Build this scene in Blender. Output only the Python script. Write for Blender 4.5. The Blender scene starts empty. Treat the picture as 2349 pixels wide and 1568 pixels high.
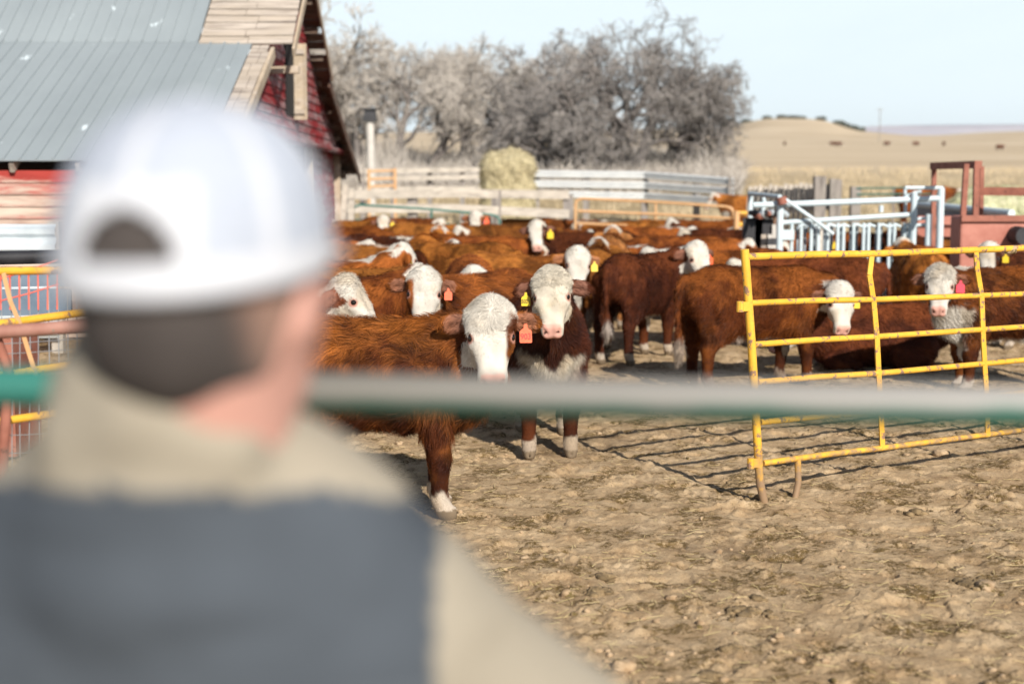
import bpy, math, random
import numpy as np
from math import radians as R, pi, sin, cos, tan, atan2, sqrt
from mathutils import Vector, Matrix

# ------------------------------------------------------------------ camera, sky, sun, exposure
sc = bpy.context.scene
col = sc.collection
F_PX = 3262.0; U0 = 1174.5; V0 = 784.0; PITCH = R(6.19); CAM_Z = 1.70
cam_d = bpy.data.cameras.new('camera')
cam = bpy.data.objects.new('camera', cam_d); col.objects.link(cam)
cam_d.sensor_width = 36.0; cam_d.lens = 50.0
cam_d.clip_start = 0.05; cam_d.clip_end = 30000
cam.location = (0, 0, CAM_Z); cam.rotation_euler = (pi / 2 - PITCH, 0, 0)
cam_d.dof.use_dof = True; cam_d.dof.focus_distance = 7.9; cam_d.dof.aperture_fstop = 1.65
cam_d.dof.aperture_blades = 9
sc.camera = cam

SUN_EL = R(31); SUN_AZ_FROM = (0.36, -0.93)           # horizontal direction towards the sun (behind the camera, to the right)
w = bpy.data.worlds.new('World'); sc.world = w; w.use_nodes = True
nt = w.node_tree; nt.nodes.clear()
sky = nt.nodes.new('ShaderNodeTexSky'); sky.sky_type = 'NISHITA'; sky.sun_disc = False
sky.sun_elevation = SUN_EL; sky.sun_rotation = atan2(SUN_AZ_FROM[0], SUN_AZ_FROM[1])
sky.altitude = 1000; sky.air_density = 1.0; sky.dust_density = 1.1; sky.ozone_density = 1.0
tc = nt.nodes.new('ShaderNodeTexCoord'); mp = nt.nodes.new('ShaderNodeMapping')
mp.inputs['Scale'].default_value = (1.2, 1.2, 7.0)
nz = nt.nodes.new('ShaderNodeTexNoise'); nz.inputs['Scale'].default_value = 1.6; nz.inputs['Detail'].default_value = 5
nz.inputs['Roughness'].default_value = 0.55; nz.inputs['Distortion'].default_value = 0.6
cr = nt.nodes.new('ShaderNodeValToRGB'); cr.color_ramp.elements[0].position = 0.36; cr.color_ramp.elements[1].position = 0.72
cr.color_ramp.elements[0].color = (0.84, 0.84, 0.84, 1); cr.color_ramp.elements[1].color = (1, 1, 1, 1)
mix = nt.nodes.new('ShaderNodeMixRGB'); mix.inputs[2].default_value = (11.6, 13.0, 13.6, 1)
bg = nt.nodes.new('ShaderNodeBackground'); bg.inputs[1].default_value = 0.062
out = nt.nodes.new('ShaderNodeOutputWorld')
nt.links.new(tc.outputs['Generated'], mp.inputs[0]); nt.links.new(mp.outputs[0], nz.inputs['Vector'])
sz = nt.nodes.new('ShaderNodeSeparateXYZ'); nt.links.new(tc.outputs['Generated'], sz.inputs[0])
vr = nt.nodes.new('ShaderNodeValToRGB'); e = vr.color_ramp.elements; e[0].position = 0.0; e[0].color = (0.96, 0.96, 0.96, 1); e[1].position = 0.5; e[1].color = (0.02, 0.02, 0.02, 1)
q = e.new(0.13); q.color = (0.90, 0.90, 0.90, 1); q = e.new(0.26); q.color = (0.26, 0.26, 0.26, 1)
mlt = nt.nodes.new('ShaderNodeMath'); mlt.operation = 'MULTIPLY'
nt.links.new(sz.outputs[2], vr.inputs[0]); nt.links.new(nz.outputs[0], cr.inputs[0]); nt.links.new(cr.outputs[0], mlt.inputs[0]); nt.links.new(vr.outputs[0], mlt.inputs[1]); nt.links.new(mlt.outputs[0], mix.inputs[0])
nt.links.new(sky.outputs[0], mix.inputs[1]); nt.links.new(mix.outputs[0], bg.inputs[0]); nt.links.new(bg.outputs[0], out.inputs[0])

sun_d = bpy.data.lights.new('sun', 'SUN'); sun_d.energy = 4.9; sun_d.angle = R(0.53); sun_d.color = (1.0, 0.93, 0.83)
sun = bpy.data.objects.new('sun', sun_d); col.objects.link(sun); sun.location = (8, -20, 14)
dv = Vector((SUN_AZ_FROM[0] * cos(SUN_EL), SUN_AZ_FROM[1] * cos(SUN_EL), sin(SUN_EL)))
sun.rotation_euler = dv.to_track_quat('Z', 'Y').to_euler()
sc.view_settings.view_transform = 'Standard'; sc.view_settings.look = 'None'
sc.view_settings.exposure = 0.52; sc.view_settings.gamma = 1.0
sc.render.engine = 'CYCLES'
sc.cycles.use_denoising = True
sc.cycles.max_bounces = 6; sc.cycles.diffuse_bounces = 3; sc.cycles.glossy_bounces = 2
sc.cycles.transparent_max_bounces = 8; sc.cycles.volume_bounces = 0

# ------------------------------------------------------------------ helpers
def ray(u, v):
    a = (u - U0) / F_PX; b = (V0 - v) / F_PX
    return (a, cos(PITCH) + b * sin(PITCH), -sin(PITCH) + b * cos(PITCH))
def at(u, v, Y):
    r = ray(u, v); t = Y / r[1]
    return Vector((r[0] * t, Y, CAM_Z + r[2] * t))
def gnd(u, v, z=0.0):
    r = ray(u, v); t = (z - CAM_Z) / r[2]
    return Vector((r[0] * t, r[1] * t, z))
def X_at(u, Y, z=0.9):
    d = Y * cos(PITCH) - (z - CAM_Z) * sin(PITCH)
    return (u - U0) / F_PX * d

_rs = np.random.RandomState(7)
_LAT = _rs.rand(64, 64, 64).astype(np.float32)
def vnoise(p):
    """value noise in 0..1 at points p (n,3)"""
    p = np.asarray(p, dtype=np.float32)
    i = np.floor(p).astype(np.int32); f = p - i; f = f * f * (3 - 2 * f)
    i &= 63; j = (i + 1) & 63
    x0, y0, z0 = i[:, 0], i[:, 1], i[:, 2]; x1, y1, z1 = j[:, 0], j[:, 1], j[:, 2]
    fx, fy, fz = f[:, 0], f[:, 1], f[:, 2]
    L = _LAT
    a = L[x0, y0, z0] * (1 - fx) + L[x1, y0, z0] * fx
    b = L[x0, y1, z0] * (1 - fx) + L[x1, y1, z0] * fx
    c = L[x0, y0, z1] * (1 - fx) + L[x1, y0, z1] * fx
    d = L[x0, y1, z1] * (1 - fx) + L[x1, y1, z1] * fx
    return (a * (1 - fy) + b * fy) * (1 - fz) + (c * (1 - fy) + d * fy) * fz
def fbm(p, oct=4, seed=0.0):
    p = np.asarray(p, dtype=np.float32) + seed
    s = 0; a = 0.5; t = 0
    for k in range(oct):
        s = s + a * vnoise(p); t += a; a *= 0.5; p = p * 2.03 + 17.3
    return s / t
def sstep(a, b, x):
    t = np.clip((x - a) / (b - a), 0, 1); return t * t * (3 - 2 * t)

def mesh_np(name, V, tris=None, quads=None, cols=None, smooth=True):
    me = bpy.data.meshes.new(name)
    V = np.asarray(V, dtype=np.float32)
    nt_ = 0 if tris is None else len(tris); nq = 0 if quads is None else len(quads)
    me.vertices.add(len(V)); me.vertices.foreach_set('co', V.ravel())
    idx = []; st = []; tot = []
    if nt_: idx.append(np.asarray(tris, dtype=np.int32).ravel()); st.append(np.arange(nt_) * 3); tot.append(np.full(nt_, 3))
    if nq: idx.append(np.asarray(quads, dtype=np.int32).ravel()); st.append(np.arange(nq) * 4 + nt_ * 3); tot.append(np.full(nq, 4))
    idx = np.concatenate(idx); st = np.concatenate(st).astype(np.int32)
    me.loops.add(len(idx)); me.loops.foreach_set('vertex_index', idx)
    me.polygons.add(nt_ + nq); me.polygons.foreach_set('loop_start', st)
    me.polygons.foreach_set('use_smooth', np.full(nt_ + nq, smooth, dtype=bool))
    me.update(calc_edges=True)
    if cols is not None:
        a = me.color_attributes.new('Col', 'FLOAT_COLOR', 'POINT')
        c = np.ones((len(V), 4), dtype=np.float32); c[:, :3] = cols
        a.data.foreach_set('color', c.ravel())
    return me
def link(name, me, mat=None, parent=None):
    o = bpy.data.objects.new(name, me); col.objects.link(o)
    if mat is not None: me.materials.append(mat)
    if parent is not None: o.parent = parent
    return o
def tag(o, label=None, cat=None, group=None, kind=None):
    if label: o['label'] = label
    if cat: o['category'] = cat
    if group: o['group'] = group
    if kind: o['kind'] = kind
    return o
def thing(name, loc, label, cat, rz=0.0, group=None):
    o = bpy.data.objects.new(name, None); col.objects.link(o); o.empty_display_size = 0.2
    o.location = loc; o.rotation_euler = (0, 0, rz)
    return tag(o, label, cat, group)

class MB:
    """collects boxes, bars and tubes; coordinates are local to the parent"""
    def __init__(s, org=(0, 0, 0)): s.V = []; s.F = []; s.org = Vector(org)
    def add(s, vs, fs):
        n = len(s.V); s.V += [tuple(Vector(v) - s.org) for v in vs]; s.F += [tuple(i + n for i in f) for f in fs]
    def box(s, c, size, rot=None, taper=1.0):
        c = Vector(c); hx, hy, hz = [q / 2 for q in size]; M = rot or Matrix.Identity(3)
        vs = []
        for z in (-1, 1):
            k = taper if z > 0 else 1.0
            for x, y in ((-1, -1), (1, -1), (1, 1), (-1, 1)):
                vs.append(c + M @ Vector((x * hx * k, y * hy * k, z * hz)))
        s.add(vs, [(0, 3, 2, 1), (4, 5, 6, 7), (0, 1, 5, 4), (1, 2, 6, 5), (2, 3, 7, 6), (3, 0, 4, 7)])
    def bar(s, a, b, w_, h_, up=(0, 0, 1)):
        a = Vector(a); b = Vector(b); d = b - a; L = d.length; d.normalize()
        up = Vector(up); x = d.cross(up)
        if x.length < 1e-4: x = d.cross(Vector((1, 0, 0)))
        x.normalize(); u = x.cross(d).normalized()
        M = Matrix((d, x, u)).transposed()
        s.box((a + b) / 2, (L, w_, h_), M)
    def tube(s, pts, r, n=10, cap=True, rs=None):
        pts = [Vector(p) for p in pts]; m = len(pts); base = len(s.V); ref = None
        for i, p in enumerate(pts):
            t = (pts[min(i + 1, m - 1)] - pts[max(i - 1, 0)]).normalized()
            if ref is None:
                ref = t.cross(Vector((0, 0, 1)))
                if ref.length < 1e-3: ref = t.cross(Vector((1, 0, 0)))
            ref = (ref - t * ref.dot(t)).normalized(); b = t.cross(ref)
            rr = rs[i] if rs else r
            for k in range(n):
                a = 2 * pi * k / n
                s.V.append(tuple(p + ref * cos(a) * rr + b * sin(a) * rr - s.org))
        for i in range(m - 1):
            for k in range(n):
                k2 = (k + 1) % n
                s.F.append((base + i * n + k, base + i * n + k2, base + (i + 1) * n + k2, base + (i + 1) * n + k))
        if cap:
            s.F.append(tuple(base + k for k in range(n))[::-1]); s.F.append(tuple(base + (m - 1) * n + k for k in range(n)))
    def build(s, name, mat, parent=None, smooth=False, bevel=0.0):
        me = bpy.data.meshes.new(name); me.from_pydata(s.V, [], s.F); me.update()
        if smooth: me.polygons.foreach_set('use_smooth', [True] * len(me.polygons))
        o = link(name, me, mat, parent)
        if smooth and hasattr(me, 'set_sharp_from_angle'): me.set_sharp_from_angle(angle=R(50))
        if bevel:
            b = o.modifiers.new('b', 'BEVEL'); b.width = bevel; b.segments = 2; b.limit_method = 'ANGLE'
        return o

# ------------------------------------------------------------------ materials
def new_mat(name):
    m = bpy.data.materials.new(name); m.use_nodes = True
    n = m.node_tree; b = n.nodes['Principled BSDF']; return m, n, b
def N(n, t, **kw):
    x = n.nodes.new(t)
    for k, v in kw.items():
        if k in x.inputs: x.inputs[k].default_value = v
        else: setattr(x, k, v)
    return x
def rgba(c): return (c[0], c[1], c[2], 1)
def mat_noise(name, c1, c2, scale=8, rough=0.7, metal=0.0, stretch=(1, 1, 1), bump=0.0, bscale=None, c3=None, t3=0.62, detail=6, pos=(0.35, 0.65), spec=0.4, s3=None, coat=0):
    m, n, b = new_mat(name)
    tc = N(n, 'ShaderNodeTexCoord'); mp = N(n, 'ShaderNodeMapping', Scale=stretch)
    n.links.new(tc.outputs['Object'], mp.inputs[0])
    a = N(n, 'ShaderNodeTexNoise', Scale=scale, Detail=detail, Roughness=0.62); n.links.new(mp.outputs[0], a.inputs['Vector'])
    r = N(n, 'ShaderNodeValToRGB'); r.color_ramp.elements[0].position = pos[0]; r.color_ramp.elements[1].position = pos[1]
    r.color_ramp.elements[0].color = rgba(c1); r.color_ramp.elements[1].color = rgba(c2)
    n.links.new(a.outputs[0], r.inputs[0]); last = r.outputs[0]
    if c3 is not None:
        a2 = N(n, 'ShaderNodeTexNoise', Scale=s3 or scale * 2.7, Detail=8, Roughness=0.7); n.links.new(mp.outputs[0], a2.inputs['Vector'])
        r2 = N(n, 'ShaderNodeValToRGB'); r2.color_ramp.elements[0].position = t3; r2.color_ramp.elements[1].position = t3 + 0.04
        n.links.new(a2.outputs[0], r2.inputs[0])
        mx = N(n, 'ShaderNodeMixRGB'); mx.inputs[2].default_value = rgba(c3)
        n.links.new(r2.outputs[0], mx.inputs[0]); n.links.new(last, mx.inputs[1]); last = mx.outputs[0]
    n.links.new(last, b.inputs['Base Color'])
    b.inputs['Roughness'].default_value = rough; b.inputs['Metallic'].default_value = metal
    b.inputs['Specular IOR Level'].default_value = spec
    if coat: b.inputs['Coat Weight'].default_value = coat
    if bump:
        bn = N(n, 'ShaderNodeTexNoise', Scale=bscale or scale * 4, Detail=6); n.links.new(mp.outputs[0], bn.inputs['Vector'])
        bp = N(n, 'ShaderNodeBump', Strength=bump, Distance=0.01); n.links.new(bn.outputs[0], bp.inputs['Height'])
        n.links.new(bp.outputs[0], b.inputs['Normal'])
    return m
# ------------------------------------------------------------------ implicit surfaces for animals and people
class SDF:
    def __init__(s, lo, hi, h):
        s.lo = np.array(lo, dtype=np.float32); s.h = h
        s.n = [int(math.ceil((hi[i] - lo[i]) / h)) + 1 for i in range(3)]
        s.ax = [s.lo[i] + h * np.arange(s.n[i], dtype=np.float32) for i in range(3)]
        s.D = np.full(s.n, 0.15, dtype=np.float32)
    def _blk(s, lo, hi, pad):
        sl = []
        for i in range(3):
            a = max(0, int((lo[i] - pad - s.lo[i]) / s.h)); b = min(s.n[i], int((hi[i] + pad - s.lo[i]) / s.h) + 2)
            sl.append(slice(a, max(b, a + 1)))
        return tuple(sl), s.ax[0][sl[0]][:, None, None], s.ax[1][sl[1]][None, :, None], s.ax[2][sl[2]][None, None, :]
    def cone(s, a, b, ra, rb, k=0.04, flat=None, fs=1.0, sub=False):
        """tapered capsule a-b; flattened along unit vector flat by factor fs"""
        a = np.array(a, dtype=np.float32); b = np.array(b, dtype=np.float32); rm = max(ra, rb)
        lo = np.minimum(a, b) - rm; hi = np.maximum(a, b) + rm
        sl, x, y, z = s._blk(lo, hi, 0.10)
        px, py, pz = x - a[0], y - a[1], z - a[2]
        ba = (b - a)
        if flat is not None:
            q = np.array(flat, dtype=np.float32); q = q / np.linalg.norm(q); g = 1 / fs - 1
            dn = px * q[0] + py * q[1] + pz * q[2]
            px = px + g * dn * q[0]; py = py + g * dn * q[1]; pz = pz + g * dn * q[2]
            ba = ba + g * ba.dot(q) * q
        L2 = max(float(ba.dot(ba)), 1e-9)
        t = np.clip((px * ba[0] + py * ba[1] + pz * ba[2]) / L2, 0, 1)
        d = np.sqrt((px - t * ba[0]) ** 2 + (py - t * ba[1]) ** 2 + (pz - t * ba[2]) ** 2) - (ra + (rb - ra) * t)
        if flat is not None: d = d * max(fs, 0.5)
        o = s.D[sl]
        if sub:
            d = -d; hh = np.maximum(k - np.abs(o - d), 0) / k; s.D[sl] = np.maximum(o, d) + hh * hh * k / 4
        else:
            hh = np.maximum(k - np.abs(o - d), 0) / k; s.D[sl] = np.minimum(o, d) - hh * hh * k / 4
    def chain(s, pts, rs, **kw):
        for i in range(len(pts) - 1): s.cone(pts[i], pts[i + 1], rs[i], rs[i + 1], **kw)
    def mesh(s):
        D = s.D; nx, ny, nz = D.shape; ins = D < 0
        c = [ins[i:nx - 1 + i, j:ny - 1 + j, k:nz - 1 + k] for i in (0, 1) for j in (0, 1) for k in (0, 1)]
        cnt = np.zeros((nx - 1, ny - 1, nz - 1), dtype=np.int8)
        for q in c: cnt += q
        act = (cnt > 0) & (cnt < 8); ci = np.argwhere(act); idx = np.full(act.shape, -1, dtype=np.int64)
        idx[act] = np.arange(len(ci))
        P = np.zeros((len(ci), 3), dtype=np.float32); W = np.zeros(len(ci), dtype=np.float32)
        corners = [(i, j, k) for i in (0, 1) for j in (0, 1) for k in (0, 1)]
        for a in corners:
            for ax in range(3):
                if a[ax] == 0:
                    b = list(a); b[ax] = 1
                    va = D[ci[:, 0] + a[0], ci[:, 1] + a[1], ci[:, 2] + a[2]]; vb = D[ci[:, 0] + b[0], ci[:, 1] + b[1], ci[:, 2] + b[2]]
                    m = (va < 0) != (vb < 0)
                    t = np.where(m, va / np.where(m, va - vb, 1), 0)
                    for q in range(3):
                        P[:, q] += np.where(m, a[q] + (t if q == ax else 0), 0)
                    W += m
        P = P / W[:, None]; V = s.lo + s.h * (ci + P)
        quads = []
        for ax in range(3):
            o1, o2 = [(1, 2), (2, 0), (0, 1)][ax]
            sh = [slice(None)] * 3; sh2 = [slice(None)] * 3; sh[ax] = slice(0, -1); sh2[ax] = slice(1, None)
            A = ins[tuple(sh)]; B = ins[tuple(sh2)]; e = np.argwhere(A != B)
            ok = (e[:, o1] > 0) & (e[:, o2] > 0) & (e[:, o1] < D.shape[o1] - 1) & (e[:, o2] < D.shape[o2] - 1); e = e[ok]
            def cell(d1, d2):
                q = e.copy(); q[:, o1] -= d1; q[:, o2] -= d2; return idx[q[:, 0], q[:, 1], q[:, 2]]
            q = np.stack([cell(1, 1), cell(0, 1), cell(0, 0), cell(1, 0)], 1)
            flip = ~A[e[:, 0], e[:, 1], e[:, 2]]
            q[flip] = q[flip][:, ::-1]; quads.append(q)
        Q = np.concatenate(quads); Q = Q[(Q >= 0).all(1)]
        return V.astype(np.float32), Q

def vert_normals(V, Q):
    n = np.cross(V[Q[:, 2]] - V[Q[:, 0]], V[Q[:, 3]] - V[Q[:, 1]])
    N_ = np.zeros_like(V)
    for k in range(4): np.add.at(N_, Q[:, k], n)
    return N_ / np.maximum(np.linalg.norm(N_, axis=1, keepdims=True), 1e-9)

def hair_mesh(V, Nn, C, Q, n, length, direct, width, rng, segs=3, curl=0.3, lift=0.35, clump=9.0, cvar=0.36):
    """ribbon hairs scattered on the surface. length: per-vertex length; direct: per-vertex flow vector"""
    p = V[Q]; area = np.linalg.norm(np.cross(p[:, 2] - p[:, 0], p[:, 3] - p[:, 1]), axis=1)
    lv = length[Q].mean(1); wgt = area * (lv > 0.004) * (0.4 + 0.6 * np.clip(lv / 0.03, 0, 1)); wgt = wgt / wgt.sum()
    f = rng.choice(len(Q), n, p=wgt); a, b = rng.rand(n, 1).astype(np.float32), rng.rand(n, 1).astype(np.float32)
    def lerp(A):
        q = A[Q[f]]; q0 = q[:, 0] * (1 - a) + q[:, 1] * a; q1 = q[:, 3] * (1 - a) + q[:, 2] * a; return q0 * (1 - b) + q1 * b
    P = lerp(V); Nr = lerp(Nn); Nr /= np.maximum(np.linalg.norm(Nr, axis=1, keepdims=True), 1e-6)
    Cc = lerp(C); L = lerp(length[:, None])[:, 0] * (0.6 + 0.7 * rng.rand(n)); Dr = lerp(direct)
    nz_ = np.stack([vnoise(P * clump + s_) - 0.5 for s_ in (3.1, 21.7, 40.2)], 1)
    nz2 = np.stack([vnoise(P * clump * 2.6 + s_) - 0.5 for s_ in (13.1, 5.7, 31.2)], 1)
    Dr = Dr + curl * 3.2 * nz_ + curl * 1.8 * nz2 + rng.randn(n, 3) * 0.12
    Dr = Dr - Nr * (Dr * Nr).sum(1, keepdims=True); Dr /= np.maximum(np.linalg.norm(Dr, axis=1, keepdims=True), 1e-6)
    bin_ = np.cross(Nr, Dr)
    tw = (vnoise(P * clump * 1.3 + 50.5) - 0.5) * 2.4 * curl * 3 + rng.randn(n) * 0.15
    lf = lift * (0.55 + 0.9 * rng.rand(n))[:, None]
    ts = np.linspace(0, 1, segs + 1)
    wv = bin_ * np.cos(0.5 * rng.randn(n))[:, None] + Nr * np.sin(0.5 * rng.randn(n))[:, None]
    rows = []
    pos = P - Nr * 0.002
    d = Dr + Nr * lf * 1.6
    for k, t in enumerate(ts):
        wd = width * (1 - 0.85 * t)
        rows.append((pos - wv * wd / 2, pos + wv * wd / 2))
        dd = d + bin_ * (tw * t)[:, None] - Nr * (lf * 1.5 * t)
        dd /= np.linalg.norm(dd, axis=1, keepdims=True)
        pos = pos + dd * (L / segs)[:, None]
    VV = np.stack([q for r_ in rows for q in r_], 1)           # n, 2*(segs+1), 3
    m = 2 * (segs + 1); base = np.arange(n)[:, None] * m
    qs = np.concatenate([base + np.array([[2 * k, 2 * k + 1, 2 * k + 3, 2 * k + 2]]) for k in range(segs)], 0)
    cv = (1 + cvar * rng.randn(n)).clip(0.4, 1.8)[:, None] * (0.72 + 0.56 * vnoise(P * clump * 1.5 + 9.9))[:, None]
    white = (Cc.mean(1) > 0.35)[:, None]
    cv = np.where(white, 1 + (cv - 1) * 0.5, cv)
    CC = (Cc * cv).clip(0, 1)
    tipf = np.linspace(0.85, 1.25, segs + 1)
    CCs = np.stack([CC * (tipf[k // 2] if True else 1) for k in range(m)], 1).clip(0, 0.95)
    return VV.reshape(-1, 3), qs, CCs.reshape(-1, 3)

# ------------------------------------------------------------------ cattle
def m_fur(name, rough=0.55, spec=0.35):
    m, n, b = new_mat(name)
    a = N(n, 'ShaderNodeVertexColor'); a.layer_name = 'Col'
    n.links.new(a.outputs[0], b.inputs['Base Color']); b.inputs['Roughness'].default_value = rough
    b.inputs['Specular IOR Level'].default_value = spec
    return m
M_HIDE = m_fur('hide', 0.8, 0.1); M_FUR = m_fur('fur', 0.6, 0.12)
m, n, b = new_mat('eye_gloss'); b.inputs['Base Color'].default_value = (0.012, 0.008, 0.006, 1); b.inputs['Roughness'].default_value = 0.08; M_EYE = m
def tag_mat(name, c, c2):
    return mat_noise(name, c, c2, 30, 0.45, bump=0.1)
M_TAGY = tag_mat('yellow_tag', (0.72, 0.50, 0.02), (0.66, 0.45, 0.03)); M_TAGO = tag_mat('orange_tag', (0.80, 0.12, 0.04), (0.72, 0.10, 0.03))
M_TAGP = tag_mat('pink_tag', (0.8, 0.08, 0.12), (0.7, 0.07, 0.1))
m, n, b = new_mat('tag_ink'); b.inputs['Base Color'].default_value = (0.02, 0.012, 0.01, 1); M_INK = m
m, n, b = new_mat('tag_red_ink'); b.inputs['Base Color'].default_value = (0.35, 0.01, 0.01, 1); M_INKR = m

MAHOG = (0.105, 0.026, 0.009); RED = (0.20, 0.058, 0.016); GOLD = (0.33, 0.115, 0.028); DARK = (0.05, 0.015, 0.009)
WHITE = (0.53, 0.495, 0.44)
_glyph = {}
def text_mesh(txt):
    if txt in _glyph: return _glyph[txt]
    cu = bpy.data.curves.new('glyph', 'FONT'); cu.body = txt; cu.size = 1; cu.align_x = 'CENTER'; cu.align_y = 'CENTER'; cu.extrude = 0.02; cu.offset = 0.012
    o = bpy.data.objects.new('glyph', cu); col.objects.link(o)
    dg = bpy.context.evaluated_depsgraph_get(); me = bpy.data.meshes.new_from_object(o.evaluated_get(dg))
    bpy.data.objects.remove(o); bpy.data.curves.remove(cu); _glyph[txt] = me; return me

def build_cow(P):
    """P: parameters; returns meshes in cow coordinates (+x forward, feet at z=0)"""
    rng = np.random.RandomState(P.get('seed', 1)); h = P.get('h', 0.02)
    yaw = R(P.get('yaw', 0)); pitch = R(P.get('pitch', 45)); ne = R(P.get('neck', 32)); roll = R(P.get('roll', 0))
    lying = P.get('lying', False); dz = -0.42 if lying else 0.0
    fat = P.get('fat', 1.0)
    # neck and head frame
    B = np.array([0.46, 0, 0.84]); L1 = 0.20 * P.get('nl', 1.0)
    def dirv(y, e): return np.array([cos(e) * cos(y), cos(e) * sin(y), sin(e)])
    Mn = B + L1 * dirv(yaw * 0.4, ne); H = Mn + L1 * dirv(yaw * 0.85, ne)
    Fv = np.array([cos(pitch) * cos(yaw), cos(pitch) * sin(yaw), -sin(pitch)])
    Uv = np.array([sin(pitch) * cos(yaw), sin(pitch) * sin(yaw), cos(pitch)])
    Lv = np.cross(Uv, Fv)
    if roll:
        Uv, Lv = Uv * cos(roll) + Lv * sin(roll), Lv * cos(roll) - Uv * sin(roll)
    hs = P.get('hs', 1.0)
    O = H + Uv * 0.055 * hs - Fv * 0.05 * hs + np.array([0, 0, 0.03])
    def hp(f, l, u): return O + hs * (f * Fv + l * Lv + u * Uv)
    ext = 1.35
    lo = [-1.02, min(-0.42, O[1] - 0.42), -0.02 + (0 if not lying else 0.38)]; hi = [max(0.85, O[0] + 0.45), max(0.42, O[1] + 0.42), max(1.15, O[2] + 0.25)]
    lo[2] = min(lo[2], hp(0.4, 0, -0.1)[2] - 0.12)
    S = SDF(lo, hi, h)
    Yx = (0, 1, 0)
    # trunk
    tr = [(-0.56, 0, 0.80), (-0.40, 0, 0.80), (-0.08, 0, 0.72), (0.22, 0, 0.71), (0.44, 0, 0.77)]
    rr = [0.215, 0.245, 0.275 * fat, 0.275 * fat, 0.235]
    S.chain(tr, rr, k=0.06, flat=Yx, fs=0.82)
    S.cone((-0.5, 0, 0.945), (0.42, 0, 0.93), 0.085, 0.10, k=0.08)                     # topline
    for sg in (-1, 1): S.cone((-0.46, sg * 0.12, 0.93), (-0.50, sg * 0.13, 0.9), 0.07, 0.08, k=0.06)
    S.cone((-0.72, 0, 0.93), (-0.66, 0, 0.80), 0.05, 0.10, k=0.06)                      # tail head
    S.cone((0.52, 0, 0.64), (0.56, 0, 0.74), 0.12, 0.12, k=0.07)                        # brisket
    S.cone((0.58, 0, 0.56), (0.40, 0, 0.48), 0.06, 0.08, k=0.06)
    # neck
    S.cone(B + np.array([-0.04, 0, -0.03]), Mn, 0.20, 0.155, k=0.07, flat=(-sin(yaw * .4), cos(yaw * .4), 0), fs=0.78)
    S.cone(Mn, H, 0.155, 0.12, k=0.06, flat=(-sin(yaw * .8), cos(yaw * .8), 0), fs=0.82)
    S.cone((0.56, 0, 0.62), Mn + np.array([0, 0, -0.11]), 0.08, 0.06, k=0.08)            # dewlap
    S.cone(H, hp(0.08, 0, -0.09), 0.12, 0.085, k=0.05)
    # head
    S.cone(hp(0.045, -0.040, -0.035), hp(0.045, 0.040, -0.035), 0.074 * hs, 0.074 * hs, k=0.03)
    S.cone(hp(0.02, 0, 0.0), hp(0.02, 0, -0.04), 0.07 * hs, 0.08 * hs, k=0.03)
    for sg in (-1, 1):
        S.cone(hp(0.07, sg * 0.050, -0.03), hp(0.19, sg * 0.044, -0.04), 0.060 * hs, 0.056 * hs, k=0.03)
        S.cone(hp(0.19, sg * 0.044, -0.04), hp(0.30, sg * 0.026, -0.055), 0.056 * hs, 0.046 * hs, k=0.03)
        S.cone(hp(0.10, sg * 0.045, -0.10), hp(0.22, sg * 0.035, -0.115), 0.055 * hs, 0.045 * hs, k=0.04)      # cheek
        S.cone(hp(0.125, sg * 0.090, 0.004), hp(0.155, sg * 0.090, -0.002), 0.018 * hs, 0.016 * hs, k=0.02)       # brow
        S.cone(hp(0.19, sg * 0.088, -0.035), hp(0.16, sg * 0.086, -0.04), 0.02 * hs, 0.024 * hs, k=0.03)
        S.cone(hp(0.345, sg * 0.032, -0.055), hp(0.37, sg * 0.030, -0.085), 0.043 * hs, 0.039 * hs, k=0.02)       # muzzle
    S.cone(hp(0.20, 0, -0.125), hp(0.345, 0, -0.12), 0.045 * hs, 0.036 * hs, k=0.04)
    for sg in (-1, 1):
        S.cone(hp(0.398, sg * 0.036, -0.056), hp(0.375, sg * 0.050, -0.034), 0.013 * hs, 0.010 * hs, k=0.008, sub=True)
        S.cone(hp(0.155, sg * 0.122, -0.004), hp(0.172, sg * 0.116, -0.008), 0.017 * hs, 0.015 * hs, k=0.010, sub=True)
    # ears
    ear = P.get('ear', 10); ears = []
    for sg in (-1, 1):
        e = R(ear)
        a = hp(0.045, sg * 0.085, -0.075); od = sg * Lv * cos(e) - Fv * 0.02 + (-Uv * sin(e)) * 0.6 + np.array([0, 0, -0.12])
        od = od / np.linalg.norm(od)
        m1 = a + od * 0.055 * hs; m2 = a + od * 0.115 * hs; m3 = a + od * 0.16 * hs
        fn = np.cross(od, Fv); fn = fn / np.linalg.norm(fn); nn = 0.6 * Uv + 0.75 * Fv; nn = nn - od * nn.dot(od); nn /= np.linalg.norm(nn)
        S.cone(a, m1, 0.026 * hs, 0.046 * hs, k=0.02, flat=nn, fs=0.5); S.cone(m1, m2, 0.046 * hs, 0.050 * hs, k=0.015, flat=nn, fs=0.42)
        S.cone(m2, m3, 0.050 * hs, 0.022 * hs, k=0.015, flat=nn, fs=0.45)
        S.cone(m1 + nn * 0.028, m2 + nn * 0.03, 0.012, 0.016, k=0.015, sub=True)
        ears.append((sg, a, m1, m2, m3, od, nn))
    # legs
    st = P.get('stance', (0, 0, 0, 0))
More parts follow.
